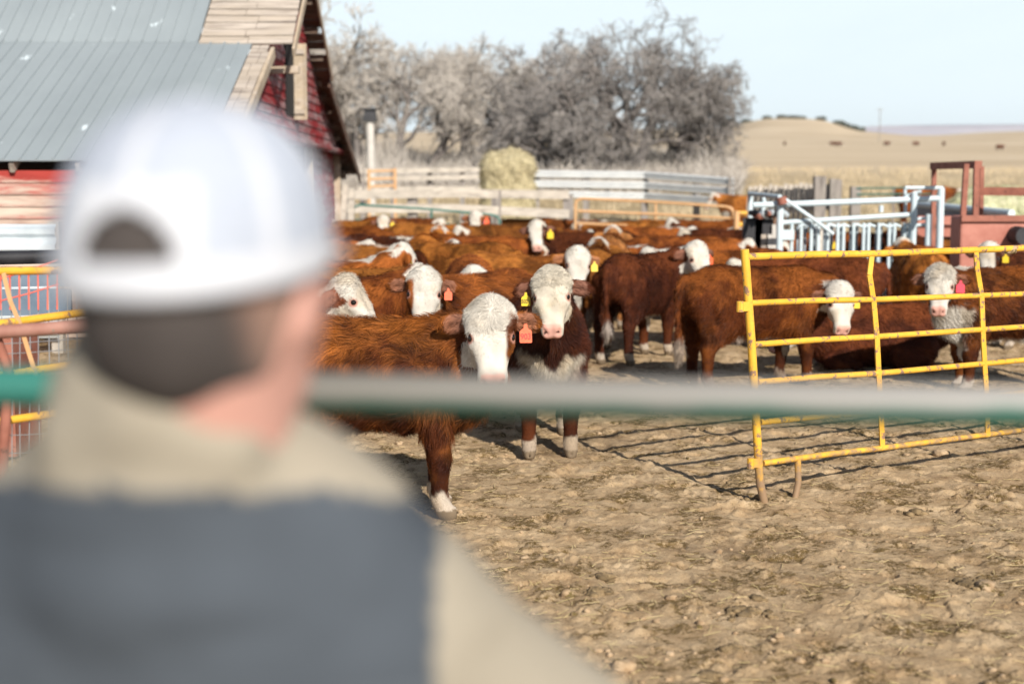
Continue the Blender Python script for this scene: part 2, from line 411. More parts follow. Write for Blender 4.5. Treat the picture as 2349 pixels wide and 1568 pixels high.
    if not lying:
        for i, sg in enumerate((1, -1)):
            q = st[i]; y = 0.135 * sg
            S.chain([(0.38, y, 0.70), (0.36, y, 0.54), (0.385 + q * .6, y, 0.315), (0.375 + q, y, 0.10), (0.395 + q * 1.05, y, 0.045)],
                    [0.125, 0.092, 0.056, 0.040, 0.047], k=0.035)
            S.cone((0.40 + q * 1.05, y, 0.03), (0.425 + q * 1.05, y, 0.02), 0.048, 0.046, k=0.012, flat=(0, 1, 0), fs=0.85)
            S.cone((0.50 + q * 1.05, y, 0.06), (0.44 + q * 1.05, y, 0.0), 0.008, 0.007, k=0.012, sub=True)
        for i, sg in enumerate((1, -1)):
            q = st[2 + i]; y = 0.145 * sg
            S.chain([(-0.46, y * 0.9, 0.76), (-0.38 + q * .2, y, 0.58), (-0.55 + q * .7, y, 0.375), (-0.545 + q, y, 0.12), (-0.515 + q * 1.05, y, 0.05)],
                    [0.165, 0.125, 0.060, 0.042, 0.048], k=0.04, flat=Yx, fs=0.92)
            S.cone((-0.66, y * .8, 0.80), (-0.56 + q * .5, y, 0.5), 0.085, 0.06, k=0.06)
            S.cone((-0.505 + q * 1.05, y, 0.03), (-0.48 + q * 1.05, y, 0.02), 0.048, 0.046, k=0.012, flat=(0, 1, 0), fs=0.85)
        S.cone((-0.22, 0, 0.46), (-0.12, 0, 0.47), 0.05, 0.04, k=0.05)
    else:
        for sg in (-1, 1):
            S.chain([(0.34, 0.17 * sg, 0.55), (0.50, 0.21 * sg, 0.50), (0.40, 0.25 * sg, 0.47), (0.22, 0.26 * sg, 0.46)], [0.11, 0.065, 0.05, 0.045], k=0.03)
            S.chain([(-0.42, 0.20 * sg, 0.62), (-0.20, 0.30 * sg, 0.54), (-0.45, 0.36 * sg, 0.47), (-0.22, 0.38 * sg, 0.46)], [0.16, 0.11, 0.055, 0.045], k=0.04)
    # tail
    ts = P.get('tail', 0.0)
    if lying: S.chain([(-0.76, 0, 0.92), (-0.84, 0.03, 0.72), (-0.82, 0.1, 0.5)], [0.03, 0.022, 0.03], k=0.02)
    else: S.chain([(-0.74, 0, 0.96), (-0.80, ts * .3, 0.86), (-0.81, ts * .6, 0.66), (-0.80, ts * .8, 0.50), (-0.80, ts, 0.34), (-0.80, ts, 0.26)], [0.035, 0.030, 0.022, 0.024, 0.040, 0.018], k=0.02)
    V, Q = S.mesh()
    Nn = vert_normals(V, Q)
    # ---- coat pattern, plus painted light: golden lit back, darker shaded flanks by height
    base = np.array(P.get('base', RED)); base2 = np.array(P.get('base2', GOLD))
    n1 = fbm(V * 3.2, 3, P.get('seed', 1) * 3.3); n2 = fbm(V * 14, 3, 5 + P.get('seed', 1)); n3 = fbm(V * 6.5, 3, 11 + P.get('seed', 1) * 1.7)
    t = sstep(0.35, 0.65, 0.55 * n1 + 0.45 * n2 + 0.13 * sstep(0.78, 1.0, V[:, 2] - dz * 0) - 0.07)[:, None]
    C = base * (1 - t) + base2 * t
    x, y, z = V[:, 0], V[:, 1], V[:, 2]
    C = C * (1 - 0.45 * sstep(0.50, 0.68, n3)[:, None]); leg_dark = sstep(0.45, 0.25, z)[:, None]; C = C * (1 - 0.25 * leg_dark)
    q = (V - O) / hs; f = q @ Fv; l = q @ Lv; u = q @ Uv
    wn = (n2 - 0.5) * 0.06
    inhead = (f > -0.12) & (f < 0.46) & (np.abs(l) < 0.30) & (u > -0.22) & (u < 0.14)
    al = np.abs(l)
    earm = inhead & (np.abs(l) < 0.29) & (((al > 0.104) & (u < -0.035)) | (al > 0.125)) & (f < 0.135)
    face = np.where(inhead & ~earm & (al < 0.14), sstep(-0.075, -0.045, f + wn), 0)
    face = face * sstep(-0.20, -0.16, u + 0.3 * np.clip(f, 0, 1))
    ep = P.get('patch', 0)
    if ep: face = face * (1 - sstep(0.062, 0.078, ep * l + wn * .3) * sstep(0.055, 0.08, f) * sstep(0.29, 0.25, f))
    # white breast, belly, socks, crest, switch
    under = sstep(0.50, 0.46, z + wn) * (np.abs(y) < 0.085) * (x > -0.45) * (x < 0.56) * P.get('belly', 1)
    bib = sstep(0.44, 0.50, x + wn) * sstep(0.70, 0.64, z + wn * 1.8 + (0.11 * sstep(0.09, 0.0, np.abs(y)) if P.get('bib', 1) < 2 else -0.06)) * (z > 0.36) * P.get('bib', 1)
    sock = sstep(0.13, 0.10, z + wn * 2.2) * (0 if lying else 1) * P.get('sock', 1)
    crest = P.get('crest', 0) * sstep(0.30, 0.36, x + wn * 2) * sstep(0.995, 1.02, z + wn * .4) * (np.abs(y - 0.25 * max(0, 1) * (x > .5) * sin(yaw) * (x - .5) * 4) < 0.05 + 0.03 * np.sin(x * 30))
    switch = (x < -0.74) * sstep(0.48, 0.42, z)
    Wm = np.clip(np.maximum.reduce([face, under, np.clip(bib, 0, 1), sock, crest, switch.astype(np.float32) * 0.45]), 0, 1)
    wc = np.array(WHITE) * np.array(P.get('wtint', (1, 1, 1))) * (0.74 + 0.42 * n2[:, None]) * (1 - np.array([[0.10, 0.16, 0.24]]) * sstep(0.5, 0.7, n3)[:, None])
    dirt = sstep(0.25, 0.05, z)[:, None] * 0.45; wc = wc * (1 - dirt) + np.array((0.30, 0.20, 0.12)) * dirt
    C = C * (1 - Wm[:, None]) + wc * Wm[:, None]
    # muzzle pad, nostrils, lids, hooves, inner ear
    mz = inhead * sstep(0.338, 0.352, f + 0.02 * u) * sstep(-0.118, -0.10, u) * sstep(0.062, 0.054, al)
    C = C * (1 - mz[:, None]) + np.array((0.60, 0.33, 0.27)) * mz[:, None]
    nost = np.zeros(len(V), dtype=bool); lid = np.zeros(len(V))
    for sg in (-1, 1):
        pn = hp(0.39, sg * 0.042, -0.048); nost |= np.linalg.norm(V - pn, axis=1) < 0.0135 * hs
        pe = hp(0.163, sg * 0.104, -0.012); lid = np.maximum(lid, sstep(0.036, 0.024, np.linalg.norm(V - pe, axis=1) / hs))
    mouth = inhead & (f > 0.31) & (np.abs(u + 0.113 + 0.15 * (0.38 - f)) < 0.006)
    C[nost] = (0.05, 0.02, 0.015); C[mouth] = (0.12, 0.06, 0.05)
    lidc = np.array((0.33, 0.16, 0.12)) if P.get('lid', 1) else np.array((0.05, 0.03, 0.03))
    C = C * (1 - lid[:, None]) + lidc * lid[:, None]
    hoof = (z < 0.045) & (not lying)
    C[hoof] = (0.16, 0.12, 0.08)
    for (sg, a, m1, m2, m3, od, nn) in ears:
        dd = (V - (m1 + m2) / 2); inn = (np.linalg.norm(dd, axis=1) < 0.06 * hs) & ((dd @ nn) > 0.004) & (Nn @ nn > 0.35)
        C[inn] = C[inn] * 0.6 + np.array((0.50, 0.26, 0.19)) * 0.3
    C = C.clip(0.003, 0.9)
    # ---- hair length and flow
    Lh = np.full(len(V), P.get('hair', 0.045)); Lh = Lh + 0.02 * sstep(0.60, 0.48, z) + 0.012 * (n1 - 0.5) * 2
    Lh = np.where(z < 0.42, 0.026, Lh); Lh = np.where((z < 0.25) & (not lying), 0.016, Lh); Lh[hoof] = 0
    Lh = np.where(switch.astype(bool), 0.07, Lh)
    inhead = inhead & ((al < 0.14) | earm); hl = np.where(f < 0.09, P.get('poll', 0.030), 0.012 + 0.012 * sstep(0.3, 0.1, f)); hl = np.where(f > 0.27, 0.007, hl)
    Lh = np.where(inhead & ~earm, hl, Lh); Lh = np.where(earm, 0.028, Lh)
    Lh = np.where((mz > 0.3) | nost | (lid > 0.6) | mouth, 0, Lh)
    flow = np.tile(np.array([[-0.75, 0, -0.75]]), (len(V), 1))
    flow[z < 0.5] = (-0.15, 0, -1)
    hf = np.where(f[:, None] < 0.1, -0.2 * Fv + Lv * np.sign(l)[:, None] * 0.9 + Uv * 0.3, Fv * 0.9 + Lv * np.sign(l)[:, None] * 0.25)
    flow = np.where((inhead & ~earm)[:, None], hf, flow)
    flow = np.where(earm[:, None], Lv * np.sign(l)[:, None] - 0.6 * Uv, flow)
    nh = P.get('nh', 16000)
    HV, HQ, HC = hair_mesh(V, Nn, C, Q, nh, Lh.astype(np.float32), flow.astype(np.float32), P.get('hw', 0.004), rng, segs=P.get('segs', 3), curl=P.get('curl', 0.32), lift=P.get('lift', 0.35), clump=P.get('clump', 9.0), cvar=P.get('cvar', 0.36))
    off = np.array([0, 0, dz], dtype=np.float32)
    if P.get('poll', 0.03) > 0 and P.get('nh2', 0):
        sel = inhead & (f < P.get('pollf', 0.12)) & ~earm & (Lh > 0) & (lid < 0.05)
        L2 = np.where(sel, P['poll2'], 0).astype(np.float32); ctr = np.where(sel[:, None], (-0.55 * Fv + 0.1 * Uv)[None] + Lv * np.sign(l)[:, None] * np.clip(al * 14, 0, 1.3)[:, None] + 0.8 * Fv * np.clip(f * 12, 0, 1)[:, None], 0)
        v2, q2, c2 = hair_mesh(V, Nn, C, Q, P['nh2'], L2, ctr.astype(np.float32), 0.0022, rng, segs=5, curl=P.get('curl2', 0.5), lift=P.get('lift2', 0.9), clump=P.get('clump2', 26.0), cvar=0.3)
        HQ = np.concatenate([HQ, q2 + len(HV)]); HV = np.concatenate([HV, v2]); HC = np.concatenate([HC, c2])
    eyes = [(hp(0.163, sg * 0.098, -0.010) + off, 0.0185 * hs) for sg in (-1, 1)]
    return dict(V=V + off, Q=Q, C=C, HV=HV + off, HQ=HQ, HC=HC, eyes=eyes, ears=[(sg, a + off, m1 + off, m2 + off, m3 + off, od, nn) for (sg, a, m1, m2, m3, od, nn) in ears],
                F=Fv, U=Uv, L=Lv, z0=dz)

def eye_mesh(c, r):
    V = []; F = []
    for i in range(9):
        th = pi * i / 8
        for j in range(12):
            ph = 2 * pi * j / 12; V.append((c[0] + r * sin(th) * cos(ph), c[1] + r * sin(th) * sin(ph), c[2] + r * cos(th)))
    for i in range(8):
        for j in range(12): F.append((i * 12 + j, i * 12 + (j + 1) % 12, (i + 1) * 12 + (j + 1) % 12, (i + 1) * 12 + j))
    me = bpy.data.meshes.new('eye'); me.from_pydata(V, [], F); me.polygons.foreach_set('use_smooth', [True] * len(F)); return me

def tag_part(cow, D, side, mat, text=None, world_rz=0.0, size=1.0, ink=None, pos=0.55):
    """plastic ear tag hanging from the ear: neck, shoulders and plate, face turned to the front of the head"""
    e = [q for q in D['ears'] if q[0] == side][0]
    p = Vector(e[3] * pos + e[2] * (1 - pos)) + Vector(e[6]) * 0.02 - Vector((0, 0, 0.035))
    Ld = Vector(D['L']); Ld.z = 0; Ld.normalize(); up = Vector((0, 0, 1)); nrm = Vector(D['F']); nrm.z = 0; nrm.normalize()
    up = (up - nrm * 0.15).normalized()
    k = size; prof = [(-.008, .040), (.008, .040), (.011, .018), (.030, .004), (.034, -.006), (.034, -.060), (.030, -.064), (-.030, -.064), (-.034, -.060), (-.034, -.006), (-.030, .004), (-.011, .018)]
    V = []
    for dn in (0.010, 0.0075):
        for (a, b_) in prof: V.append(tuple(p + Ld * a * k + up * b_ * k + nrm * (dn + 0.02)))
    n_ = len(prof); F = [tuple(range(n_)), tuple(range(n_, 2 * n_))[::-1]] + [(i, i + n_, (i + 1) % n_ + n_, (i + 1) % n_) for i in range(n_)]
    me = bpy.data.meshes.new('ear_tag'); me.from_pydata(V, [], F); me.update(); o = link('ear_tag', me, mat, cow)
    if text:
        g = text_mesh(text).copy(); xs = [v.co.x for v in g.vertices]; wd = max(xs) - min(xs); s_ = 0.056 * k / wd if len(text) < 4 else 0.058 * k / wd
        sy = min(s_ * 1.25, 0.045 * k)
        # text must read from the side of the viewer, who looks along -nrm: right of the viewer is -L
        rt = -Ld if (Ld.cross(up)).dot(nrm) < 0 else Ld
        M = []
        for v in g.vertices:
            c = p + rt * v.co.x * s_ + up * (-0.030 * k + v.co.y * sy) + nrm * (0.0305 + 0.0012 + v.co.z * 0.02); M.append(c)
        for v, c in zip(g.vertices, M): v.co = c
        g.materials.clear(); t = link('number', g, ink or M_INK, o)
    return o

def make_cow(P, loc, heading, label, scale=1.0, tags=(), name='cow', group='cattle crowded in the corral'):
    D = build_cow(P)
    root = thing(name, (loc[0], loc[1], loc[2] if len(loc) > 2 else 0.0), label, 'cow', R(heading), group)
    root.scale = (scale, scale, scale)
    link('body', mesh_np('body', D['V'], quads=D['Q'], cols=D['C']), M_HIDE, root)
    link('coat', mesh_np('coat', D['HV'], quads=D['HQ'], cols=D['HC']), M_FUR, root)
    for c, r in D['eyes']: link('eye', eye_mesh(c, r), M_EYE, root)
    for t in tags: tag_part(root, D, *t[:2], **(t[2] if len(t) > 2 else {}))
    return root
def copy_tree(o, parent=None):
    c = o.copy(); col.objects.link(c); c.parent = parent
    for ch in list(o.children): copy_tree(ch, c)
    return c
# ------------------------------------------------------------------ the land: one sheet from behind the camera to the horizon
ZY = [-100, 31, 38, 45, 60, 120, 326, 600, 850, 950, 1200, 2500, 9000]
ZZ = [0, 0, 0.45, 0.95, 2.25, 4.3, 10.6, 22.0, 34.5, 38.0, 34.0, -10, -60]
def base_z(X, Y):
    z = np.interp(Y, ZY, ZZ)
    far = sstep(60, 300, Y)
    z = z + far * (fbm(np.stack([X / 90, Y / 90, X * 0], 1), 3, 4.0) - 0.5) * 3 * np.clip(Y / 500, 0.1, 2)
    # the butte on the right, and the draw that dips behind it
    k = Y / 800.0
    bx = X / np.maximum(Y, 1)
    hump = np.exp(-((bx - 0.196) / 0.034) ** 4) * 5.0 + np.exp(-((bx - 0.19) / 0.07) ** 2) * 3.0
    z = z + hump * np.exp(-((Y - 880) / 150.0) ** 2)
    z = z - 4.0 * np.exp(-((bx - 0.285) / 0.05) ** 2) * np.exp(-((Y - 930) / 260.0) ** 2)
    return z
rows = np.concatenate([np.linspace(-9, 4.15, 60), 4.2 * (12 / 4.2) ** (np.arange(720) / 720.0), 12 * (46 / 12) ** (np.arange(330) / 330.0), 46 * (9000 / 46.0) ** (np.arange(1, 240) / 239.0)])
tc_ = np.linspace(-1, 1, 860); to = np.linspace(0, 1, 81)[1:] ** 1.5; tt = np.zeros(860 + 160)
def rowx(y_):
    a = 0.40 * max(y_, 3.5) + 0.6; b_ = 1.3 * max(y_, 3.5) + 5; o = a + (b_ - a) * to
    return np.concatenate([-o[::-1], tc_ * a, o])
GX = np.concatenate([rowx(y_) for y_ in rows]); GY = np.repeat(rows, len(tt))
GZ = base_z(GX, GY)
near = (GY < 60) & (GY > 1)
P3 = np.stack([GX, GY, GX * 0], 1)[near].astype(np.float32)
def trampled(P3):
    a = (fbm(P3 * 0.9, 3, 2.2) - 0.5) * 0.11
    b_ = fbm(P3 * 3.4, 4, 9.1)
    a += (b_ - 0.5) * 0.055
    c = fbm(P3 * 11.0, 4, 1.7); cl = np.clip(c - 0.50, 0, 1); a += cl * 0.15 * (0.35 + 0.9 * sstep(0.42, 0.62, b_))
    d = fbm(P3 * 30.0, 3, 5.5); a += (d - 0.5) * 0.036 + np.clip(d - 0.6, 0, 1) * 0.05
    e = fbm(P3 * 75.0, 2, 8.5); a += (e - 0.5) * 0.013
    hf = fbm(P3 * 5.2 + 3.0, 2, 30.0); a -= sstep(0.66, 0.74, hf) * 0.035
    return a * 0.50
fade = sstep(60, 34, GY[near]) * sstep(1, 3, GY[near])
GZ[near] += trampled(P3) * (0.25 + 0.75 * fade) - 0.02
nr, nc = len(rows), len(tt)
i = np.arange(nr - 1)[:, None] * nc + np.arange(nc - 1)[None]; i = i.ravel()
gq = np.stack([i, i + 1, i + 1 + nc, i + nc], 1)

m, n, b = new_mat('trampled_earth'); M_GROUND = m
tc = N(n, 'ShaderNodeTexCoord')
def gn(scale, detail=6, rough=0.6, dist=0.0):
    a = N(n, 'ShaderNodeTexNoise', Scale=scale, Detail=detail, Roughness=rough, Distortion=dist); n.links.new(tc.outputs['Object'], a.inputs['Vector']); return a.outputs[0]
def ramp(src, stops):
    r = N(n, 'ShaderNodeValToRGB'); e = r.color_ramp.elements
    while len(e) < len(stops): e.new(0.5)
    for q, (p_, c_) in zip(e, stops): q.position = p_; q.color = rgba(c_)
    n.links.new(src, r.inputs[0]); return r.outputs[0]
def mixc(f, a, b_, mode='MIX'):
    x = N(n, 'ShaderNodeMixRGB', blend_type=mode)
    for k, v in ((0, f), (1, a), (2, b_)):
        if hasattr(v, 'type') and hasattr(v, 'is_linked'): n.links.new(v, x.inputs[k])
        else: x.inputs[k].default_value = v if k == 0 else rgba(v)
    return x.outputs[0]
soil = ramp(gn(5.0, 8, 0.65), [(0.30, (0.34, 0.225, 0.120)), (0.52, (0.48, 0.345, 0.205)), (0.72, (0.57, 0.43, 0.275))])
dung = ramp(gn(3.4, 7, 0.72, 0.4), [(0.49, (0, 0, 0)), (0.57, (1, 1, 1))])
dcol = ramp(gn(40, 4, 0.6), [(0.3, (0.075, 0.048, 0.020)), (0.7, (0.22, 0.145, 0.055))])
brk = ramp(gn(34, 6, 0.75), [(0.40, (0, 0, 0)), (0.52, (1, 1, 1))])
dm = N(n, 'ShaderNodeMath', operation='MULTIPLY'); n.links.new(dung, dm.inputs[0]); n.links.new(brk, dm.inputs[1])
soil = mixc(dm.outputs[0], soil, dcol)
dp2 = ramp(gn(0.85, 6, 0.68, 0.5), [(0.55, (0, 0, 0)), (0.66, (0.75, 0.75, 0.75))]); soil = mixc(dp2, soil, (0.20, 0.135, 0.078))
spk = ramp(gn(160, 3, 0.7), [(0.62, (0, 0, 0)), (0.67, (1, 1, 1))]); soil = mixc(spk, soil, (0.58, 0.48, 0.32))
dk = ramp(gn(95, 4, 0.8), [(0.34, (1, 1, 1)), (0.41, (0, 0, 0))]); soil = mixc(dk, soil, (0.09, 0.06, 0.035))
# dry pasture beyond the corral
sx = N(n, 'ShaderNodeSeparateXYZ'); n.links.new(tc.outputs['Object'], sx.inputs[0])
ny = N(n, 'ShaderNodeMath', operation='MULTIPLY_ADD'); n.links.new(gn(0.35, 4), ny.inputs[0]); ny.inputs[1].default_value = 6.0; n.links.new(sx.outputs[1], ny.inputs[2])
mr = N(n, 'ShaderNodeMapRange'); mr.inputs[1].default_value = 33.5; mr.inputs[2].default_value = 37.0; n.links.new(ny.outputs[0], mr.inputs[0])
g1 = ramp(gn(0.9, 8, 0.7), [(0.3, (0.28, 0.215, 0.115)), (0.7, (0.42, 0.335, 0.215))])
mpf = N(n, 'ShaderNodeMapping', Scale=(0.014, 0.05, 0.05)); n.links.new(tc.outputs['Object'], mpf.inputs[0])
nf = N(n, 'ShaderNodeTexNoise', Scale=1.0, Detail=8, Roughness=0.65); n.links.new(mpf.outputs[0], nf.inputs['Vector'])
g2 = ramp(nf.outputs[0], [(0.30, (0.38, 0.295, 0.195)), (0.5, (0.51, 0.41, 0.285)), (0.68, (0.58, 0.48, 0.35))])
mr2 = N(n, 'ShaderNodeMapRange'); mr2.inputs[1].default_value = 55; mr2.inputs[2].default_value = 75; n.links.new(ny.outputs[0], mr2.inputs[0])
grass = mixc(mr2.outputs[0], g1, g2); fin = mixc(mr.outputs[0], soil, grass)
n.links.new(fin, b.inputs['Base Color']); b.inputs['Roughness'].default_value = 0.95; b.inputs['Specular IOR Level'].default_value = 0.12
hb = N(n, 'ShaderNodeMath', operation='ADD'); n.links.new(gn(120, 5, 0.75), hb.inputs[0]); n.links.new(gn(38, 6, 0.7), hb.inputs[1])
bp = N(n, 'ShaderNodeBump', Strength=0.9, Distance=0.012); n.links.new(hb.outputs[0], bp.inputs['Height']); n.links.new(bp.outputs[0], b.inputs['Normal'])
ground = link('ground', mesh_np('ground', np.stack([GX, GY, GZ], 1), quads=gq), M_GROUND); ground['kind'] = 'structure'
def gz(x, y):
    p = np.array([[x, y, 0.0]]); z = float(base_z(np.array([float(x)]), np.array([float(y)]))[0])
    if 1 < y < 60: z += float(trampled(p.astype(np.float32))[0]) * (0.25 + 0.75 * float(sstep(60, 34, y)) * float(sstep(1, 3, y))) - 0.02
    return z

# far mesa with thin snow in its gullies
m, n, b = new_mat('far_mesa'); tc = N(n, 'ShaderNodeTexCoord')
mpf = N(n, 'ShaderNodeMapping', Scale=(0.0012, 0.0012, 0.012)); n.links.new(tc.outputs['Object'], mpf.inputs[0])
a = N(n, 'ShaderNodeTexNoise', Scale=2.2, Detail=8, Roughness=0.65); n.links.new(mpf.outputs[0], a.inputs['Vector'])
last = ramp(a.outputs[0], [(0.3, (0.25, 0.25, 0.30)), (0.6, (0.37, 0.35, 0.38)), (0.665, (0.40, 0.38, 0.40)), (0.70, (0.8, 0.83, 0.86))])
n.links.new(last, b.inputs['Base Color']); b.inputs['Roughness'].default_value = 1; M_MESA = m
xs = np.linspace(-600, 4200, 200); ds = np.linspace(0, 1, 26)
V = []
for d_ in ds:
    Yd = 4300 + d_ * 900
    prof = np.interp(d_, [0, 0.5, 0.72, 0.8, 1], [0, 0.42, 0.88, 1.0, 1.0])
    nn_ = fbm(np.stack([xs / 500, xs * 0 + d_ * 3, xs * 0], 1), 4, 2.0)
    crest_h = 205 + 26 * (fbm(np.stack([xs / 900, xs * 0, xs * 0], 1), 3, 7.7) - 0.5) * 2 - 30 * sstep(500, -200, xs) + 14 * sstep(900, 1500, xs)
    V.append(np.stack([xs, Yd + (nn_ - 0.5) * 500 * (1 - d_), -60 + prof * (60 + crest_h) + (nn_ - 0.5) * 40 * (1 - d_)], 1))
V = np.concatenate(V); i = (np.arange(25)[:, None] * 200 + np.arange(199)[None]).ravel()
mesa = link('hills', mesh_np('hills', V, quads=np.stack([i, i + 1, i + 201, i + 200], 1)), M_MESA); mesa['kind'] = 'structure'

# clods, dung lumps and straw lying on the dirt
M_CLOD = mat_noise('clod', (0.28, 0.185, 0.10), (0.45, 0.33, 0.21), 22, 0.95, bump=0.8, bscale=60, c3=(0.12, 0.085, 0.03), t3=0.55, s3=9)
rng = np.random.RandomState(11)
def lump():
    V = []; F = []
    for i in range(1, 6):
        for j in range(9):
            th = pi * i / 6; ph = 2 * pi * (j + 0.5 * (i % 2)) / 9; V.append((sin(th) * cos(ph), sin(th) * sin(ph), cos(th)))
    V += [(0, 0, 1), (0, 0, -1)]
    T = []
    for i in range(4):
        for j in range(9):
            a, b_ = i * 9 + j, i * 9 + (j + 1) % 9; T += [(a, a + 9, b_ + 9), (a, b_ + 9, b_)]
    for j in range(9): T += [(45, j, (j + 1) % 9), (46, 36 + (j + 1) % 9, 36 + j)]
    return np.array(V, dtype=np.float32), np.array(T)
LV, LT = lump(); VV = []; TT = []; nb = 0
for k in range(3000):
    y_ = 4.3 + 12 * rng.rand() ** 1.7; x_ = (rng.rand() * 2 - 1) * (0.42 * y_ + 0.6)
    s_ = 0.004 + 0.015 * rng.rand() ** 4
    if rng.rand() < 0.006: s_ = 0.025 + 0.028 * rng.rand()
    if fbm(np.array([[x_ * .8, y_ * .8, 0]], dtype=np.float32), 2, 3.3)[0] < 0.36 + 0.1 * rng.rand(): continue
    q = LV * (1 + 0.55 * (fbm(LV * 1.6 + rng.rand(3) * 40, 3)[:, None] - 0.5) * 2) * s_ * (1 + .4 * rng.rand(3)) * np.array([1, 1, 0.62])
    c_, s2 = cos(rng.rand() * 6), sin(rng.rand() * 6)
    VV.append(q + np.array([x_, y_, gz(x_, y_) + s_ * 0.15])); TT.append(LT + nb); nb += len(LV)
clods = link('clods', mesh_np('clods', np.concatenate(VV), tris=np.concatenate(TT)), M_CLOD)
tag(clods, 'brown dirt clods and crumbs scattered over the corral floor', 'dirt clods', kind='stuff')
M_DUNG = mat_noise('manure', (0.10, 0.068, 0.032), (0.27, 0.19, 0.10), 18, 0.9, bump=0.9, bscale=70, c3=(0.30, 0.22, 0.12), t3=0.60, s3=12)
VV = []; TT = []; nb = 0
for k in range(32):
    y_ = 4.7 + 8.5 * rng.rand() ** 1.3; x_ = rng.uniform(-0.2, 0.40) * y_; R_ = 0.04 + 0.09 * rng.rand()
    if k < 3: x_, y_, R_ = ((0.36, 5.9, 0.10), (2.15, 7.45, 0.09), (0.95, 5.65, 0.15))[k]
    for q_ in range(int(22 + 330 * R_)):
        a_ = rng.rand() * 6.28; d_ = R_ * rng.rand() ** 0.7 * (0.7 + 0.5 * sin(3 * a_ + k)); s_ = (0.006 + 0.019 * rng.rand() ** 2) * (1.35 - 0.8 * d_ / R_)
        q = LV * (1 + 0.6 * (fbm(LV * 1.9 + rng.rand(3) * 40, 3)[:, None] - 0.5) * 2) * s_ * np.array([1.2, 1.2, 0.6]); px_, py_ = x_ + d_ * cos(a_) * 1.2, y_ + d_ * sin(a_)
        VV.append(q + np.array([px_, py_, gz(px_, py_) + s_ * 0.05])); TT.append(LT + nb); nb += len(LV)
dung = link('manure', mesh_np('manure', np.concatenate(VV), tris=np.concatenate(TT)), M_DUNG)
tag(dung, 'dark olive crumbled manure heaps dotted over the corral dirt', 'manure', kind='stuff')
M_STRAW = mat_noise('straw', (0.50, 0.38, 0.17), (0.62, 0.50, 0.27), 5, 0.8)
VV = []; QQ = []
for k in range(3500):
    y_ = 4.3 + 12 * rng.rand() ** 1.5; x_ = (rng.rand() * 2 - 1) * (0.42 * y_ + 0.6); a_ = rng.rand() * 6.28; L_ = 0.012 + 0.04 * rng.rand() ** 2; w_ = 0.0012
    z_ = gz(x_, y_) + 0.006 + 0.006 * rng.rand(); c_, s_ = cos(a_), sin(a_); tl = (rng.rand() - .5) * 0.02
    p = [(-L_, -w_, 0), (L_, -w_, tl), (L_, w_, tl), (-L_, w_, 0)]
    p = [(x_ + a * c_ - b_ * s_, y_ + a * s_ + b_ * c_, z_ + c) for a, b_, c in p]
    lo_ = [(a, b_, c - 0.0014) for a, b_, c in p]
    n0 = len(VV) ; VV += p + lo_; QQ += [(n0, n0 + 1, n0 + 2, n0 + 3), (n0 + 7, n0 + 6, n0 + 5, n0 + 4), (n0, n0 + 4, n0 + 5, n0 + 1), (n0 + 2, n0 + 6, n0 + 7, n0 + 3)]
straw = link('straw', mesh_np('straw', np.array(VV), quads=np.array(QQ), smooth=False), M_STRAW)
tag(straw, 'short bits of yellow straw strewn over the dirt', 'straw', kind='stuff')

# thin air between here and the mesa: one closed box round the camera and everything in the scene
def add_haze():
    m = bpy.data.materials.new('haze_air'); m.use_nodes = True; n = m.node_tree; n.nodes.clear()
    v = n.nodes.new('ShaderNodeVolumePrincipled'); o = n.nodes.new('ShaderNodeOutputMaterial'); v.inputs['Color'].default_value = (0.80, 0.88, 1.0, 1); v.inputs['Density'].default_value = 0.5e-4; v.inputs['Anisotropy'].default_value = 0.2
    n.links.new(v.outputs[0], o.inputs['Volume'])
    mb = MB(); mb.box((0, 4600, 100), (24000, 9400, 420)); o = mb.build('haze', m); o['kind'] = 'stuff'; tag(o, 'thin pale blue air over the far pasture and mesa', 'haze')
    m.cycles.homogeneous_volume = True
